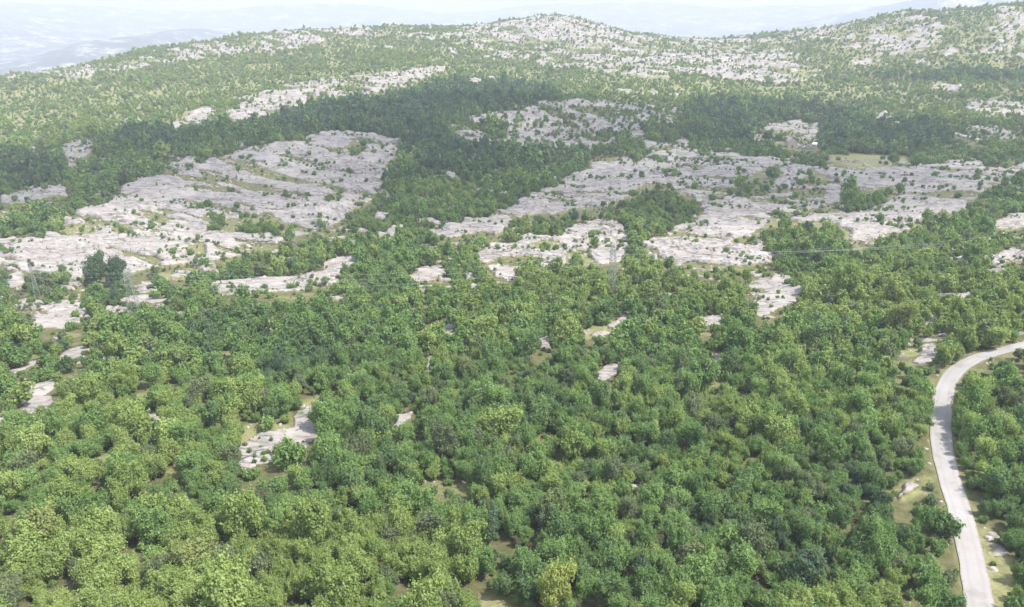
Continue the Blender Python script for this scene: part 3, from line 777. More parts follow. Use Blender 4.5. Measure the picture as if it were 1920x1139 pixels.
def trunk_mb(C, seed, squash=1.0, detail=True):
    mb = MB(); rg = random.Random(seed)
    top = Vector((C[-1][0], C[-1][1], 1.0 * squash))
    mb.tube([(0, 0, -0.12), (0.01, 0.0, 0.25 * squash), tuple(top * 0.6), tuple(top)], [0.075, 0.055, 0.045, 0.02], 6 if detail else 4)
    if detail:
        for c in list(C[:-1])[:7]:
            c = Vector(c); st = Vector((0, 0, rg.uniform(0.25, 0.6) * squash))
            mid = st.lerp(c, 0.5) + Vector((rg.uniform(-.06, .06), rg.uniform(-.06, .06), 0.06))
            mb.tube([tuple(st), tuple(mid), tuple(c)], [0.032, 0.022, 0.008], 5)
    return mb
SHAPES = [dict(nl=20, squash=1.0), dict(nl=24, squash=1.15), dict(nl=17, squash=0.86), dict(nl=28, squash=1.0)]
LODS = [(6500, 0.086), (1000, 0.19), (240, 0.36)]
src_col = bpy.data.collections.new('foliage_sources')      # not linked to the scene: only instanced by the woodland
near_crowns, near_trunks = {}, {}
SRC = []
for cls in range(5):
    for lod, (nleaf, leaf) in enumerate(LODS):
        for si, sh in enumerate(SHAPES):
            V, Fq, T, C = crown_arrays(100 + si, nleaf, leaf, **sh)
            if lod == 0:
                near_crowns[(cls, si)] = mesh_from('crown', V, Fq, [LEAF[cls]], attrs={'tone': ('POINT', T)})
                if si not in near_trunks: near_trunks[si] = trunk_mb(C, si, sh['squash']).mesh('trunk', M_BARK)
            tb = trunk_mb(C, si, sh['squash'], lod == 0)
            tv = np.array(tb.v); tf = np.array(tb.f) + len(V)
            me = mesh_from('foliage', np.concatenate([V, tv]), np.concatenate([Fq, tf]), [LEAF[cls], M_BARK],
                           np.concatenate([np.zeros(len(Fq)), np.ones(len(tf))]), attrs={'tone': ('POINT', np.concatenate([T, np.zeros(len(tv))]))})
            SRC.append(me)
# low shrubs
shrub_me = {}
SHRUB0 = len(SRC)
for cls in (0, 1, 2, 4):
    for si in range(3):
        V, Fq, T, C = crown_arrays(300 + si, 1100, 0.155, nl=12, squash=0.55)
        V[:, 2] -= 0.12
        me = mesh_from('shrub', V, Fq, [LEAF[cls]], attrs={'tone': ('POINT', T)})
        shrub_me[(cls, si)] = me; SRC.append(me)
SHRUB_CLS = {0: 0, 1: 1, 2: 2, 4: 3}
STONE0 = len(SRC)
M_RUBBLE = plain_material('loose_limestone', (0.26, 0.24, 0.22), (0.46, 0.42, 0.39), 1.3)
for si in range(3):
    rg_ = np.random.default_rng(si + 5)
    th_ = np.linspace(0, 2 * np.pi, 8, endpoint=False)
    V_ = [(math.cos(t) * k * rg_.uniform(.7, 1.15), math.sin(t) * k * rg_.uniform(.6, 1.0), z + rg_.uniform(-.06, .06)) for z, k in ((-.3, .9), (.15, 1.0), (.5, .62)) for t in th_] + [(0, 0, .6)]
    F_ = [(l * 8 + j, l * 8 + (j + 1) % 8, l * 8 + 8 + (j + 1) % 8, l * 8 + 8 + j) for l in range(2) for j in range(8)] + [(16 + j, 16 + (j + 1) % 8, 24) for j in range(8)]
    me = bpy.data.meshes.new('stone'); me.from_pydata(V_, [], F_); me.materials.append(M_RUBBLE); me.update(); SRC.append(me)
for i, me in enumerate(SRC):
    o = bpy.data.objects.new('foliage_source.%03d' % i, me); src_col.objects.link(o)

# ------------------------------------------------------------------ where trees stand
def jitter_grid(r0, r1, s, amax):
    xs = np.arange(-r1 * math.sin(amax), r1 * math.sin(amax), s); ys = np.arange(r0 * 0.6, r1, s * 0.87)
    X, Y = np.meshgrid(xs, ys); X = X + (np.arange(len(ys)) % 2)[:, None] * s / 2
    X = (X + RNG.uniform(-0.42, 0.42, X.shape) * s).ravel(); Y = (Y + RNG.uniform(-0.42, 0.42, Y.shape) * s).ravel()
    r = np.hypot(X, Y); a = np.arctan2(X, Y)
    m = (r >= r0) & (r < r1) & (np.abs(a) < amax)
    return X[m], Y[m]
SPECIAL = []      # (x, y, radius, height scale, class, shape, label)
def special(u, v, rad, hs, cls, si, label):
    p = on_ground(u, v); SPECIAL.append((p.x, p.y, rad, hs, cls, si, label))
special(1034, 1150, 1.75, 1.6, 5, 1, 'bright yellow tree at the edge of a small grassy gap, bottom centre')
special(600, 1128, 2.1, 1.1, 3, 3, 'broad yellow-green tree standing out of the wood, bottom left')
special(296, 1020, 2.3, 1.05, 2, 3, 'large rounded light green tree above the lower left corner of the wood')
special(1872, 705, 1.35, 1.2, 1, 1, 'dark tree hiding part of the road where it turns right')
special(186, 538, 3.6, 1.25, 0, 1, 'left one of two tall dark trees at the foot of the big left slab')
special(219, 536, 3.4, 1.20, 0, 3, 'right one of two tall dark trees at the foot of the big left slab')
special(70, 545, 3.0, 0.9, 4, 0, 'pale olive tree between small white rocks at the far left')
special(121, 537, 2.9, 0.9, 3, 2, 'yellow-green tree right of the pale olive one at the far left')
special(1674, 310, 3.2, 1.0, 1, 0, 'rounded dark tree alone on the right side of the straw field')
special(1438, 266, 3.4, 1.0, 0, 0, 'dark tree left of the ruined stone house')
special(1460, 266, 3.0, 0.9, 1, 2, 'green tree between the dark tree and the ruined stone house')
special(1718, 312, 3.6, 0.95, 2, 3, 'light green bushy tree at the right end of the straw field')

open_m = np.zeros((MH, MW)); open_m[rock > 0.8] = 1; open_m[dry > 0.5] = 1; open_m[veg > 0.5] = 0; fill(open_m, [(1545, 304), (1560, 285), (1710, 289), (1712, 310), (1655, 324), (1590, 322)])
fill(open_m, [(1466, 252), (1540, 255), (1540, 286), (1466, 284)])
for a_, b_ in ((1640, 1692), (1784, 1850), (1890, 1925)):
    fill(open_m, [(a_, np.interp(a_, [1640, 1784, 1925], [224, 249, 304]) - 3), (b_, np.interp(b_, [1640, 1784, 1925], [224, 249, 304]) - 3), (b_, np.interp(b_, [1640, 1784, 1925], [224, 249, 304]) + 5), (a_, np.interp(a_, [1640, 1784, 1925], [224, 249, 304]) + 5)])
ru, rv, _d = project(ROAD[:, 0], ROAD[:, 1], base_near(ROAD[:, 0], ROAD[:, 1]))
for k in range(len(ru) - 1):
    w_ = 1.72 * F / _d[k]
    e_ = np.array([ROAD[k + 1, 0] - ROAD[k, 0], ROAD[k + 1, 1] - ROAD[k, 1]]); e_ /= np.linalg.norm(e_)
    q_ = np.array([ROAD[k] + 1.9 * np.array([-e_[1], e_[0]]), ROAD[k] - 1.9 * np.array([-e_[1], e_[0]]), ROAD[k + 1] - 1.9 * np.array([-e_[1], e_[0]]), ROAD[k + 1] + 1.9 * np.array([-e_[1], e_[0]])])
    qu, qv, _z = project(q_[:, 0], q_[:, 1], base_near(q_[:, 0], q_[:, 1]))
    fill(open_m, list(zip(qu, qv)))
open_b = np.clip(blur(open_m, 1) * 1.5, 0, 1)
PX, PY, PR, PH, PC, PS, PK = [], [], [], [], [], [], []
for r0, r1, s, am, rad in ((32, 150, 1.8, R(50), 1.09), (150, 330, 1.92, R(44), 1.11), (330, 640, 2.4, R(42), 1.33), (640, 1350, 3.3, R(40), 1.38)):
    x, y = jitter_grid(r0, r1, s, am)
    rk, dr, vg, tn, u, v, d = cover(x, y)
    rw = lookup(rock_wide, u, v)
    rnd = RNG.random(len(x))
    gap = fbm(x / 7, y / 7, 3, 71)
    p_tree = (1 - sstep(0.12, 0.4, rk)) * (1 - 0.93 * sstep(0.3, 0.6, dr))
    part = np.clip(rw, 0, 1)
    r = np.hypot(x, y)
    p_tree = (1 - sstep(0.2, 0.75, rk)) * (1 - 0.93 * sstep(0.3, 0.6, lookup(dry_b, u, v)))
    p_tree = p_tree * np.where(r > 560, (1 - 0.55 * sstep(0.2, 0.6, dr)) * (1 - 0.45 * part) * (0.82 + 0.18 * (tn < -0.3)), 1 - 0.15 * part)
    p_tree = p_tree * np.where((r > 330) & (fbm(x / 16, y / 24, 4, 46) < 0.40), 0.35, 1)
    clus = sstep(0.42, 0.58, fbm(x / 44, y / 60, 4, 44))
    p_tree = p_tree * np.where((r > 540) & (tn > -0.35), 0.26 + 0.66 * clus, 1)
    p_tree = np.where((r > 500) & (rk > 0.5), 0.10 * (1 - vg), p_tree)
    zc = base(x, y)
    for hh_, wt_ in ((1.2, 0.9), (2.6, 0.8)):
        f_ = zc / (zc + hh_)
        rk2 = cover(x * f_, y * f_)[0]
        p_tree = p_tree * (1 - wt_ * sstep(0.4, 0.7, rk2) * (r < 480))
    for hh_, wt_ in ((1.5, 0.95), (3.2, 0.85), (5.0, 0.7), (6.8, 0.4)):
        uu, vv, _q = project(x, y, zc + hh_)
        p_tree = p_tree * (1 - wt_ * sstep(0.35, 0.7, lookup(open_b, uu, vv)))
    p_tree = p_tree * np.where(gap < 0.33, 0.30, 0.97)
    dl = np.minimum(dist_line(x, y, ROAD, 10), dist_line(x, y, TRACK, 10) + 0.2)
    p_tree = p_tree * (dl > 2.2)
    for sp in SPECIAL:
        p_tree = p_tree * (np.hypot(x - sp[0], y - sp[1]) > sp[2] * 0.9) * (np.hypot((x - sp[0]) * 0.9, (y - sp[1] + sp[2] * 0.9) / 1.3) > sp[2] * 0.9 * (1.3 if sp[4] == 5 else 0.9))
    isT = rnd < p_tree
    # open ground in front of the house and inside it
    r = np.hypot(x, y)
    size = rad * np.exp(RNG.normal(0, 0.30, len(x))) * (0.82 + 0.38 * fbm(x / 25, y / 25, 3, 81) * 1.0)
    darkwood = (tn < -0.4)
    size = np.where(darkwood & (r > 380), size * 1.22, size)
    size = np.where((rw > 0.35) & (vg < 0.3), size * 0.78, size)
    hs = RNG.uniform(0.85, 1.45, len(x)) * np.where(darkwood & (r > 380), 1.25, 1.0)
    # foliage class from the stand's tint; far stands paled, sunlight put into leaf colour
    t = 1.15 * tn + 0.28 + 0.85 * sstep(540, 680, r) * (tn > -0.3) + RNG.normal(0, 0.33, len(x)) + (fbm(x / 18, y / 18, 3, 83) - 0.5) * 1.3
    c = np.select([t < -0.55, t < 0.0, t < 0.55], [0, 1, 2], 3)
    c = np.where((RNG.random(len(x)) < 0.07) & (c > 0), 4, c)
    isS = (~isT) & (dl > 2.1) & (((rk > 0.3) & (rnd < p_tree + 0.008 + 0.75 * sstep(0.55, 0.63, fbm((x + .3 * y) / 15, (y + .3 * x) / 6, 4, 95)))) | ((dr > 0.3) & (rk <= 0.3) & (rnd < p_tree + np.where(r < 200, 0.45, np.where(r > 520, 0.62, 0.14)))) | ((rk <= 0.3) & (dr <= 0.3) & (RNG.random(len(x)) < 0.3 + 0.35 * (dl < 6))))
    isS = isS & (RNG.random(len(x)) < 0.9) & ~((u > 1550) & (u < 1706) & (v > 284) & (v < 322) & (RNG.random(len(x)) < 0.9))
    for msk, k in ((isT, 0), (isS, 1)):
        n = int(msk.sum())
        PX.append(x[msk]); PY.append(y[msk]); PC.append(c[msk]); PS.append(RNG.integers(0, 4 if k == 0 else 3, n)); PK.append(np.full(n, k))
        PR.append(size[msk] if k == 0 else size[msk] * np.exp(RNG.normal(-0.62, 0.5, n)).clip(.15, 1.2)); PH.append(hs[msk])
PX, PY, PR, PH, PC, PS, PK = [np.concatenate(a) for a in (PX, PY, PR, PH, PC, PS, PK)]
# keep plants off the ruins
hp = on_ground(1490, 277)
away = (np.abs(PX - hp.x - 3) > 11) | (np.abs(PY - hp.y) > 9) | (PR < 0)
PX, PY, PR, PH, PC, PS, PK = [a[away] for a in (PX, PY, PR, PH, PC, PS, PK)]
front = (np.abs(PX - hp.x - 3) < 8) & (PY < hp.y) & (PY > hp.y - 30) & (PR > 0.7)
PX, PY, PR, PH, PC, PS, PK = [a[~front] for a in (PX, PY, PR, PH, PC, PS, PK)]
PZ = ground_z(PX, PY)
PU, PV, PD = project(PX, PY, PZ + PR)
inside = (PU > -10) & (PU < 1930) & (PV > 0) & (PV < 1165)
score = np.where(inside, PR / PD, 0)
def pick(kind, n, margin_ok):
    s = np.where((PK == kind) & margin_ok, score, 0)
    return np.argsort(-s)[:n]
near_i = pick(0, 300 - len(SPECIAL), inside)
# shrubs standing clear on bare rock
rk_s = cover(PX, PY)[0]
shr_ok = (rk_s > 0.25) & (PV < 1139) & (PD < 480)
shr_i = pick(1, 240, shr_ok)

LOOK = ['dark blue-green', 'deep green', 'mid green', 'light yellow-green', 'greyish olive', 'bright yellow']
FORM = ['rounded', 'tall domed', 'low spreading', 'dense bushy']
def where_words(u, v):
    lr = 'left' if u < 640 else ('middle' if u < 1280 else 'right')
    if v > 700 and u > 1700: near = 'beside the road' if abs(u - np.interp(v, [700, 827, 960, 1139], [1790, 1764, 1800, 1838])) < 75 else ('right of the road' if u > 1800 else 'left of the road')
    elif v > 1000: near = 'in the near wood at the bottom %s' % lr
    else: near = 'in the near wood toward the %s' % lr
    return near
used = set()
ONES = 'zero one two three four five six seven eight nine ten eleven twelve thirteen fourteen fifteen sixteen seventeen eighteen nineteen'.split()
TENS = 'x x twenty thirty forty fifty sixty seventy eighty ninety'.split()
def in_words(n):
    n = int(n)
    if n >= 100: return 'a hundred'
    return ONES[n] if n < 20 else TENS[n // 10] + ('-' + ONES[n % 10] if n % 10 else '')
def unique_label(fmt, u, v):
    a, b = u / 19.2, v / 11.39
    for da, db in ((0, 0), (0.4, 0), (-0.4, 0), (0, 0.4), (0, -0.4), (0.6, 0.6), (-0.6, -0.6), (0.9, 0), (-0.9, 0), (0, 0.9), (0, -0.9)):
        lab = fmt % ('%s percent across and %s percent down the photo' % (in_words(round(max(0, a + da))), in_words(round(min(100, max(0, b + db))))))
        if lab not in used: break
    used.add(lab); return lab
def make_tree(x, y, z, rad, hs, cls, si, rz, label, group):
    t = empty('broadleaf_tree', (x, y, z)); t.scale = (rad, rad, rad * hs); t.rotation_euler = (0, 0, rz)
    key = (cls, si)
    if key not in near_crowns:
        me = near_crowns[(1, si)].copy(); me.materials[0] = LEAF[cls]; near_crowns[key] = me
    obj('crown', near_crowns[key], t); obj('trunk', near_trunks[si], t)
    return tag(t, label, 'tree', group)
for (x, y, rad, hs, cls, si, lab) in SPECIAL:
    z = float(ground_z(np.array([x]), np.array([y]))[0]); used.add(lab)
    make_tree(x, y, z, rad, hs, cls, si, random.uniform(0, 6.28), lab, 'trees standing out from the wood')
protos = {}
for i in near_i:
    cls, si = int(PC[i]), int(PS[i]) % 4
    big = 'large ' if PR[i] > 1.8 else ('small ' if PR[i] < 1.4 else '')
    lab = unique_label('%s%s tree, %%s' % (big, LOOK[cls]), max(PU[i], 0), min(PV[i], 1139))
    if (cls, si) not in protos:
        protos[(cls, si)] = t = make_tree(PX[i], PY[i], PZ[i], PR[i], PH[i], cls, si, random.uniform(0, 6.28), lab, 'trees of the near wood')
    else:
        src = protos[(cls, si)]
        t = src.copy(); COL.objects.link(t)
        t.location = (PX[i], PY[i], PZ[i]); t.scale = (PR[i], PR[i], PR[i] * PH[i]); t.rotation_euler = (0, 0, random.uniform(0, 6.28))
        for ch in src.children:
            c = ch.copy(); COL.objects.link(c); c.parent = t
        tag(t, lab)
for i in shr_i:
    cls, si = int(PC[i]), int(PS[i]) % 3
    if cls == 3: cls = 2
    o = obj('shrub', shrub_me[(cls, si)])
    o.location = (PX[i], PY[i], PZ[i] - 0.05); o.scale = (PR[i], PR[i], PR[i] * PH[i]); o.rotation_euler = (0, 0, random.uniform(0, 6.28))
    big = 'large ' if PR[i] > 1.35 else ('small ' if PR[i] < 0.9 else '')
    tag(o, unique_label('%s%s shrub on rock, %%s' % (big, LOOK[cls]), PU[i], PV[i]), 'shrub', 'shrubs on bare limestone')

# the rest of the woodland: one object of scattered trees and scrub
rest = np.ones(len(PX), bool); rest[near_i] = False; rest[shr_i] = False
def scatter(name, m, label):
    X, Y, Z, Rd, Hs, C_, S_, K_ = PX[m], PY[m], PZ[m], PR[m], PH[m], PC[m], PS[m], PK[m]
    D = np.hypot(X, Y)
    lod = np.where(D < 135, 0, np.where(D < 340, 1, 2))
    idx = C_ * 12 + lod * 4 + S_
    sc_ = np.where(C_ == 3, 2, C_); smap = np.array([0, 1, 2, 2, 3])
    idx = np.where(K_ == 1, SHRUB0 + smap[sc_] * 3 + S_ % 3, idx); idx = np.where(K_ == 2, STONE0 + S_ % 3, idx).astype(np.int32)
    n = len(X)
    me = bpy.data.meshes.new(name); me.vertices.add(n)
    me.vertices.foreach_set('co', np.stack([X, Y, Z], 1).astype(np.float32).ravel())
    a = me.attributes.new('pick', 'INT', 'POINT'); a.data.foreach_set('value', idx)
    a = me.attributes.new('turn', 'FLOAT_VECTOR', 'POINT')
    rot = np.stack([RNG.normal(0, .06, n), RNG.normal(0, .06, n), RNG.uniform(0, 6.28, n)], 1).astype(np.float32); a.data.foreach_set('vector', rot.ravel())
    a = me.attributes.new('size', 'FLOAT_VECTOR', 'POINT')
    a.data.foreach_set('vector', np.stack([Rd, Rd * RNG.uniform(.9, 1.1, n), Rd * Hs], 1).astype(np.float32).ravel())
    o = obj(name, me); tag(o, label, kind='stuff')
    ng = bpy.data.node_groups.new(name, 'GeometryNodeTree')
    ng.interface.new_socket('Geometry', in_out='INPUT', socket_type='NodeSocketGeometry')
    ng.interface.new_socket('Geometry', in_out='OUTPUT', socket_type='NodeSocketGeometry')
    N, L = ng.nodes, ng.links
    gi, go = N.new('NodeGroupInput'), N.new('NodeGroupOutput')
    ci = N.new('GeometryNodeCollectionInfo'); ci.inputs['Collection'].default_value = src_col
    ci.inputs['Separate Children'].default_value = True; ci.inputs['Reset Children'].default_value = True
    ip = N.new('GeometryNodeInstanceOnPoints'); ip.inputs['Pick Instance'].default_value = True
    def attr(nm, ty):
        x = N.new('GeometryNodeInputNamedAttribute'); x.data_type = ty; x.inputs['Name'].default_value = nm
        return [s for s in x.outputs if s.enabled and s.name == 'Attribute'][0]
    L.new(gi.outputs[0], ip.inputs['Points']); L.new(ci.outputs[0], ip.inputs['Instance'])
    L.new(attr('pick', 'INT'), ip.inputs['Instance Index'])
    L.new(attr('turn', 'FLOAT_VECTOR'), ip.inputs['Rotation']); L.new(attr('size', 'FLOAT_VECTOR'), ip.inputs['Scale'])
    L.new(ip.outputs[0], go.inputs[0])
    md = o.modifiers.new('scatter', 'NODES'); md.node_group = ng
    return n
n1 = scatter('woodland', rest & (PK == 0), 'unbroken oak and hornbeam scrub covering slopes and plain')
n2_ = scatter('scrub', rest & (PK == 1), 'low scrub between the trees and in cracks of the rock')
sx, sy = jitter_grid(40, 430, 1.25, R(42))
srk, sdr = cover(sx, sy)[:2]
sdl = np.minimum(dist_line(sx, sy, ROAD, 8), 50)
sp_ = np.where((srk > 0.05) & (srk < 0.95), 0.40, 0.0) + 0.12 * (sdr > 0.3) + 0.012 * (srk > 0.9) + 0.35 * ((sdl > 1.75) & (sdl < 2.8))
sm = (RNG.random(len(sx)) < sp_) & (sdl > 1.75)
sx, sy = sx[sm], sy[sm]; ns = len(sx)
PX, PY = np.concatenate([PX, sx]), np.concatenate([PY, sy]); PZ = np.concatenate([PZ, ground_z(sx, sy)])
PR = np.concatenate([PR, np.exp(RNG.normal(-1.6, 0.6, ns)).clip(.08, .9)]); PH = np.concatenate([PH, RNG.uniform(.6, 1.1, ns)])
PC = np.concatenate([PC, np.zeros(ns, int)]); PS = np.concatenate([PS, RNG.integers(0, 3, ns)]); PK = np.concatenate([PK, np.full(ns, 2)])
scatter('rubble', PK == 2, 'loose pale stones along rock edges and road verges')
print('TREES', n1, 'SCRUB', n2_, 'NEAR', len(near_i), 'maxdepth', PD[near_i].max(), 'ground verts', len(GX))

# ------------------------------------------------------------------ pylons and wires
def bar(mb, a, b, r_): mb.tube([a, b], r_, 4)
def make_pylon(loc, rz, H, wb, wt, label):
    t = empty('lattice_pylon', loc); t.rotation_euler = (0, 0, rz)
    def hw(z): return (wb + (wt - wb) * min(1, z / (H * 0.72))) / 2
    for sx in (-1, 1):
        for sy in (-1, 1):
            mb = MB(); zs = [-0.6, H * 0.72, H * 0.97]
            mb.tube([(sx * hw(z), sy * hw(z), z) for z in zs[:2]] + [(sx * hw(H) * 0.8, sy * hw(H) * 0.8, H)], [0.065, 0.055, 0.045], 4)
            obj('leg', mb.mesh('leg', M_STEEL), t)
    mb = MB(); z = 0.3; k = 0
    while z < H * 0.95:
        z2 = min(z + max(hw(z) * 1.7, 0.9), H * 0.98)
        a, b = hw(z), hw(z2)
        for (x0, y0, x1, y1) in ((-1, -1, 1, -1), (1, -1, 1, 1), (1, 1, -1, 1), (-1, 1, -1, -1)):
            bar(mb, (x0 * a, y0 * a, z), (x1 * b, y1 * b, z2), 0.028); bar(mb, (x1 * a, y1 * a, z), (x0 * b, y0 * b, z2), 0.028)
            bar(mb, (x0 * b, y0 * b, z2), (x1 * b, y1 * b, z2), 0.025)
        z = z2
    obj('bracing', mb.mesh('bracing', M_STEEL), t)
    tips = []
    for zc, L, sides in ((H * 0.84, 2.6, (-1, 1)), (H * 0.96, 1.9, (1,))):
        for s in sides:
            mb = MB(); w = hw(zc)
            tip = (0, s * L, zc)
            for sx in (-1, 1):
                bar(mb, (sx * w, s * w, zc), tip, 0.055); bar(mb, (sx * w, s * w, zc + 0.75), tip, 0.045)
            bar(mb, (-w * .5, s * (w + L) / 2, zc + .01), (w * .5, s * (w + L) / 2, zc + .01), 0.03)
            obj('cross_arm', mb.mesh('cross_arm', M_STEEL), t)
            ib = MB()
            for q_ in range(6):
                ib.tube([(0, s * L, zc - 0.08 - q_ * 0.13), (0, s * L, zc - 0.14 - q_ * 0.13), (0, s * L, zc - 0.20 - q_ * 0.13)], [0.05, 0.13, 0.05], 8)
            obj('insulator', ib.mesh('insulator', M_GLASS), t)
            ca, sa = math.cos(rz), math.sin(rz)
            tips.append(Vector((loc[0] - sa * s * L, loc[1] + ca * s * L, loc[2] + zc - 0.92)))
    tag(t, label, 'pylon', 'lattice pylons of the power line')
    return tips
def gp(u, v):
    p = on_ground(u, v); return Vector((p.x, p.y, float(ground_z(np.array([p.x]), np.array([p.y]))[0])))
b0, b1, b2 = gp(72, 562), gp(256, 603), gp(1146, 548)
rz = math.atan2(b2.y - b1.y, b2.x - b1.x)
T0 = make_pylon(b0, rz + 0.3, 10.5, 1.5, 0.6, 'faint distant lattice pylon behind trees at the far left')
T1 = make_pylon(b1, rz, 13.5, 2.9, 1.1, 'tall grey lattice pylon on the wood edge below the left slab')
T2 = make_pylon(b2, rz, 13.0, 2.1, 1.3, 'pale narrow lattice pylon on the wood edge at the centre')
endp = [Vector([float(c) for c in ray(2250, 385 + 16 * i, 262 - 5 * i)]) for i in range(3)]
for i, w_ in enumerate(('lower left wire', 'lower right wire', 'upper wire')):
    mb = MB()
    for A, B, sag in ((T0[i], T1[i], 0.8), (T1[i], T2[i], 3.6), (T2[i], endp[i], 4.0)):
        pts = []
        for k in range(41):
            t_ = k / 40; p = A.lerp(B, t_); p.z -= sag * 4 * t_ * (1 - t_); pts.append(tuple(p))
        mb.tube(pts, 0.016, 5)
    o = obj('power_line', mb.mesh('power_line', M_WIRE))
    tag(o, ['thin pale power wire on the near arm tips of the pylons', 'thin pale power wire on the far lower arm tips of the pylons', 'thin pale power wire on the topmost arms of the pylons'][i], 'wire', 'wires between the pylons')

# ------------------------------------------------------------------ ruined stone house
hb = gp(1485, 277)
ANG = math.atan2(-hb.x, hb.y) * -1.0
def to_local(mb_fn): pass
house = empty('stone_house', hb); house.rotation_euler = (0, 0, -math.atan2(hb.x, hb.y) + R(12)); 
def gable_wall(W, T, y, hw, hg, hole=None):
    """a wall of width W at depth y with a pointed gable; hole = (x0, x1, z0, z1)"""
    mb = MB()
    if hole is None:
        prof = [(-W / 2, -0.8), (W / 2, -0.8), (W / 2, hw), (0, hg), (-W / 2, hw)]
        polys = [prof]
    else:
        x0, x1, z0, z1 = hole
        polys = [[(-W / 2, -0.8), (x0, -0.8), (x0, z1), (-W / 2, z1)], [(x1, -0.8), (W / 2, -0.8), (W / 2, z1), (x1, z1)],
                 [(-W / 2, z1), (x0, z1), (x1, z1), (W / 2, z1), (W / 2, hw), (0, hg), (-W / 2, hw)]]
        if z0 > 0: polys.append([(x0, -0.8), (x1, -0.8), (x1, z0), (x0, z0)])
    V, Fs = [], []
    for pl in polys:
        n = len(V); k = len(pl)
        V += [(x, y - T / 2, z) for x, z in pl] + [(x, y + T / 2, z) for x, z in pl]
        Fs.append(list(range(n, n + k))); Fs.append(list(range(n + 2 * k - 1, n + k - 1, -1)))
        for i in range(k):
            j = (i + 1) % k; Fs.append([n + j, n + i, n + k + i, n + k + j])
    return V, Fs
def pymesh(name, V, Fs, mat):
    me = bpy.data.meshes.new(name); me.from_pydata(V, [], Fs); me.materials.append(mat); me.update(); return me
obj('gable_wall', pymesh('gable_wall', *gable_wall(5.4, 0.6, 0, 3.9, 6.0, (-0.45, 0.45, 0, 1.9)), M_STONE), house)
obj('gable_wall', pymesh('gable_wall', *gable_wall(5.4, 0.6, 7.4, 3.9, 5.6), M_STONE), house)
for s in (-1, 1):
    mb = MB()
    for k in range(8):
        mb.box((s * 2.42, 0.3 + 0.425 + k * 0.85, (3.9 - 0.25 * ((k * 7) % 3) - 0.8) / 2), (0.56, 0.85, 3.9 - 0.25 * ((k * 7) % 3) + 0.8))
    obj('side_wall', mb.mesh('side_wall', M_STONE), house)
mb = MB(); mb.box((0, 0.02, 0.93), (0.86, 0.08, 1.86)); obj('door', mb.mesh('door', M_WOOD), house)
def roof_slab(s, t0, t1):
    V = []
    for y in (0.4, 7.0):
        for t in (t0, t1):
            x = s * 2.9 * (1 - t); z = 3.85 + 2.15 * t
            V += [(x, y, z + .1), (x, y, z + 0.3)]
    return pymesh('roof', V, [(0, 2, 3, 1), (4, 5, 7, 6), (0, 1, 5, 4), (2, 6, 7, 3), (1, 3, 7, 5), (0, 4, 6, 2)], M_STONE2)
obj('roof', roof_slab(-1, 0, 0.96), house)
tag(house, 'small pinkish stone house with a pointed gable in the scrub clearing', 'house')
rb = gp(1512, 280)
ruin = empty('ruined_wall', rb); ruin.rotation_euler = (0, 0, -math.atan2(rb.x, rb.y) - R(6))
for (cx, cy_, L, d, rot, n) in ((0, 0, 9.5, 0.7, 0, 10), (0.3, 6.5, 9.0, 0.7, 0, 9), (-4.5, 3.3, 6, 0.7, math.pi / 2, 6)):
    mb = MB()
    for k in range(n):
        hh = 1.7 + 0.5 * math.sin(k * 1.9 + cx + cy_); t = -L / 2 + (k + 0.5) * L / n
        mb.box((cx + (t if rot == 0 else 0), cy_ + (t if rot else 0), hh / 2 - 0.4), (L / n if rot == 0 else d, d if rot == 0 else L / n, hh + 0.8))
    obj('wall', mb.mesh('wall', M_STONE2), ruin)
tag(ruin, 'low roofless ruin of broken stone walls right of the gabled house', 'ruin')
sb = gp(1527, 276)
shed = empty('shed', sb); shed.rotation_euler = (0, 0, R(-30))
mb = MB(); mb.box((0, 0, 0.7), (2.4, 2.8, 2.6)); obj('wall', mb.mesh('wall', M_STONE2), shed)
obj('roof', pymesh('roof', [(-1.5, -1.8, 2.03), (1.5, -1.8, 2.03), (1.5, 1.8, 2.9), (-1.5, 1.8, 2.9), (-1.5, -1.8, 2.13), (1.5, -1.8, 2.13), (1.5, 1.8, 3.0), (-1.5, 1.8, 3.0)], [(3, 2, 1, 0), (4, 5, 6, 7), (0, 1, 5, 4), (1, 2, 6, 5), (2, 3, 7, 6), (3, 0, 4, 7)], M_TIN), shed)
mb = MB(); mb.box((-0.4, -1.43, 0.95), (0.8, 0.06, 1.8)); obj('door', mb.mesh('door', M_WOOD), shed)
tag(shed, 'tiny shed with a whitish metal roof at the right end of the ruin', 'shed')

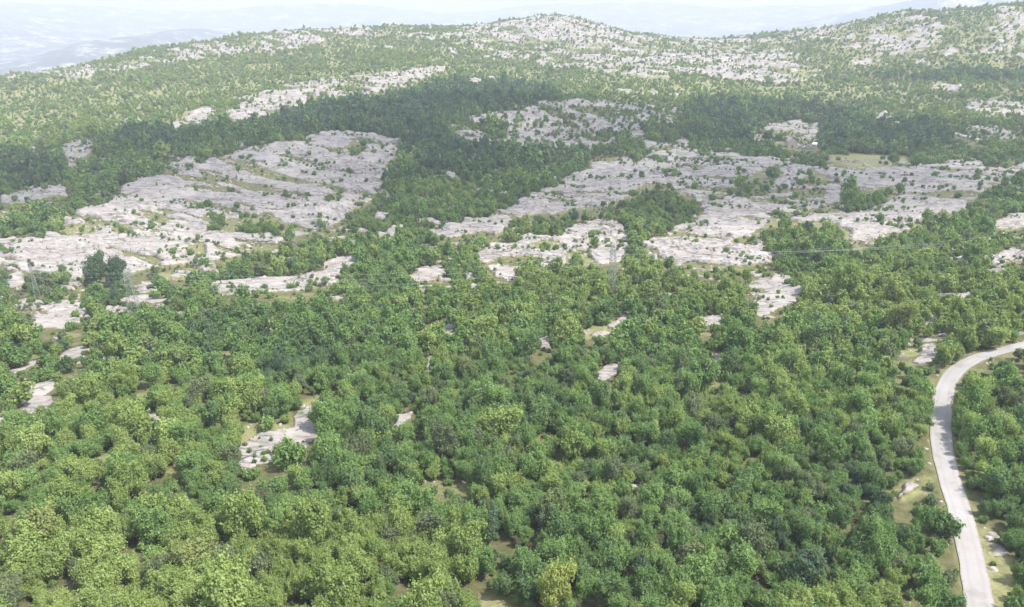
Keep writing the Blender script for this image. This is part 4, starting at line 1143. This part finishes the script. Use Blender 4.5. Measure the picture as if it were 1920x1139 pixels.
# ------------------------------------------------------------------ clouds that shade the middle distance (high above, out of frame)
def cloud_material():
    m, nt, nd, lk, out = new_mat('thin_cloud')
    d = nd.new('ShaderNodeBsdfTranslucent'); d.inputs['Color'].default_value = (0.9, 0.9, 0.9, 1)
    t = nd.new('ShaderNodeBsdfTransparent'); t.inputs['Color'].default_value = (1, 1, 1, 1)
    mx = nd.new('ShaderNodeMixShader'); mx.inputs[0].default_value = 0.22
    lk.new(t.outputs[0], mx.inputs[1]); lk.new(d.outputs[0], mx.inputs[2]); lk.new(mx.outputs[0], out.inputs['Surface'])
    return m
M_CLOUD = cloud_material()
CLOUD_ALT = 700.0
cb = MB()
ncl = 0
CV_, CF_ = [], []
def puff(cx, cy_, cz, rx, ry, rz_, seed):
    nth, nph = 28, 10
    n0 = sum(len(a) for a in CV_)
    th = np.linspace(0, 2 * np.pi, nth, endpoint=False); phv = np.linspace(-np.pi / 2 * .98, np.pi / 2 * .98, nph)
    TT, PP = np.meshgrid(th, phv)
    k = 1 + 0.35 * (fbm(np.cos(TT) * 1.6 + seed, np.sin(TT) * 1.6 + PP, 3, seed) - 0.5) * 2
    V = np.stack([cx + rx * k * np.cos(TT) * np.cos(PP), cy_ + ry * k * np.sin(TT) * np.cos(PP), cz + rz_ * np.sin(PP)], -1).reshape(-1, 3)
    CV_.append(V)
    for i in range(nph - 1):
        for j in range(nth):
            CF_.append((n0 + i * nth + j, n0 + i * nth + (j + 1) % nth, n0 + (i + 1) * nth + (j + 1) % nth, n0 + (i + 1) * nth + j))
def shade_at(x, y, rx, ry, seed):
    """puff whose shadow falls on ground point (x, y)"""
    g = -82.0; k = (CLOUD_ALT - g) / SUN_DIR.z
    puff(x + SUN_DIR.x * k, y + SUN_DIR.y * k, CLOUD_ALT, rx, ry, 22, seed)
for (x, y, rx, ry) in ((-150, 420, 150, 120), (60, 400, 160, 110), (240, 380, 150, 90), (-40, 520, 170, 90), (180, 520, 150, 75), (-260, 390, 120, 100), (60, 330, 200, 70), (330, 470, 110, 80), (20, 580, 120, 50), (340, 640, 130, 40), (-330,330,90,60)):
    shade_at(x, y, rx, ry, int(abs(x) + y))
cm = mesh_from('cloud', np.concatenate(CV_), CF_, [M_CLOUD], smooth=True)
tag(obj('clouds', cm), 'thin drifting clouds over the karst plain', kind='stuff')

# ------------------------------------------------------------------ haze
hz = MB()
ztop = 330.0
hz.box((0, 14000, (ztop - 420) / 2), (50000, 29000, ztop + 420))
hm, nt, nd, lk, out = new_mat('haze_air')
pv = nd.new('ShaderNodeVolumePrincipled')
pv.inputs['Color'].default_value = (0.74, 0.79, 0.92, 1)
pv.inputs['Density'].default_value = 0.00026
pv.inputs['Anisotropy'].default_value = 0.0
lk.new(pv.outputs[0], out.inputs['Volume'])
ho = obj('haze', hz.mesh('haze', hm))
tag(ho, 'pale summer haze over the plain', kind='stuff')
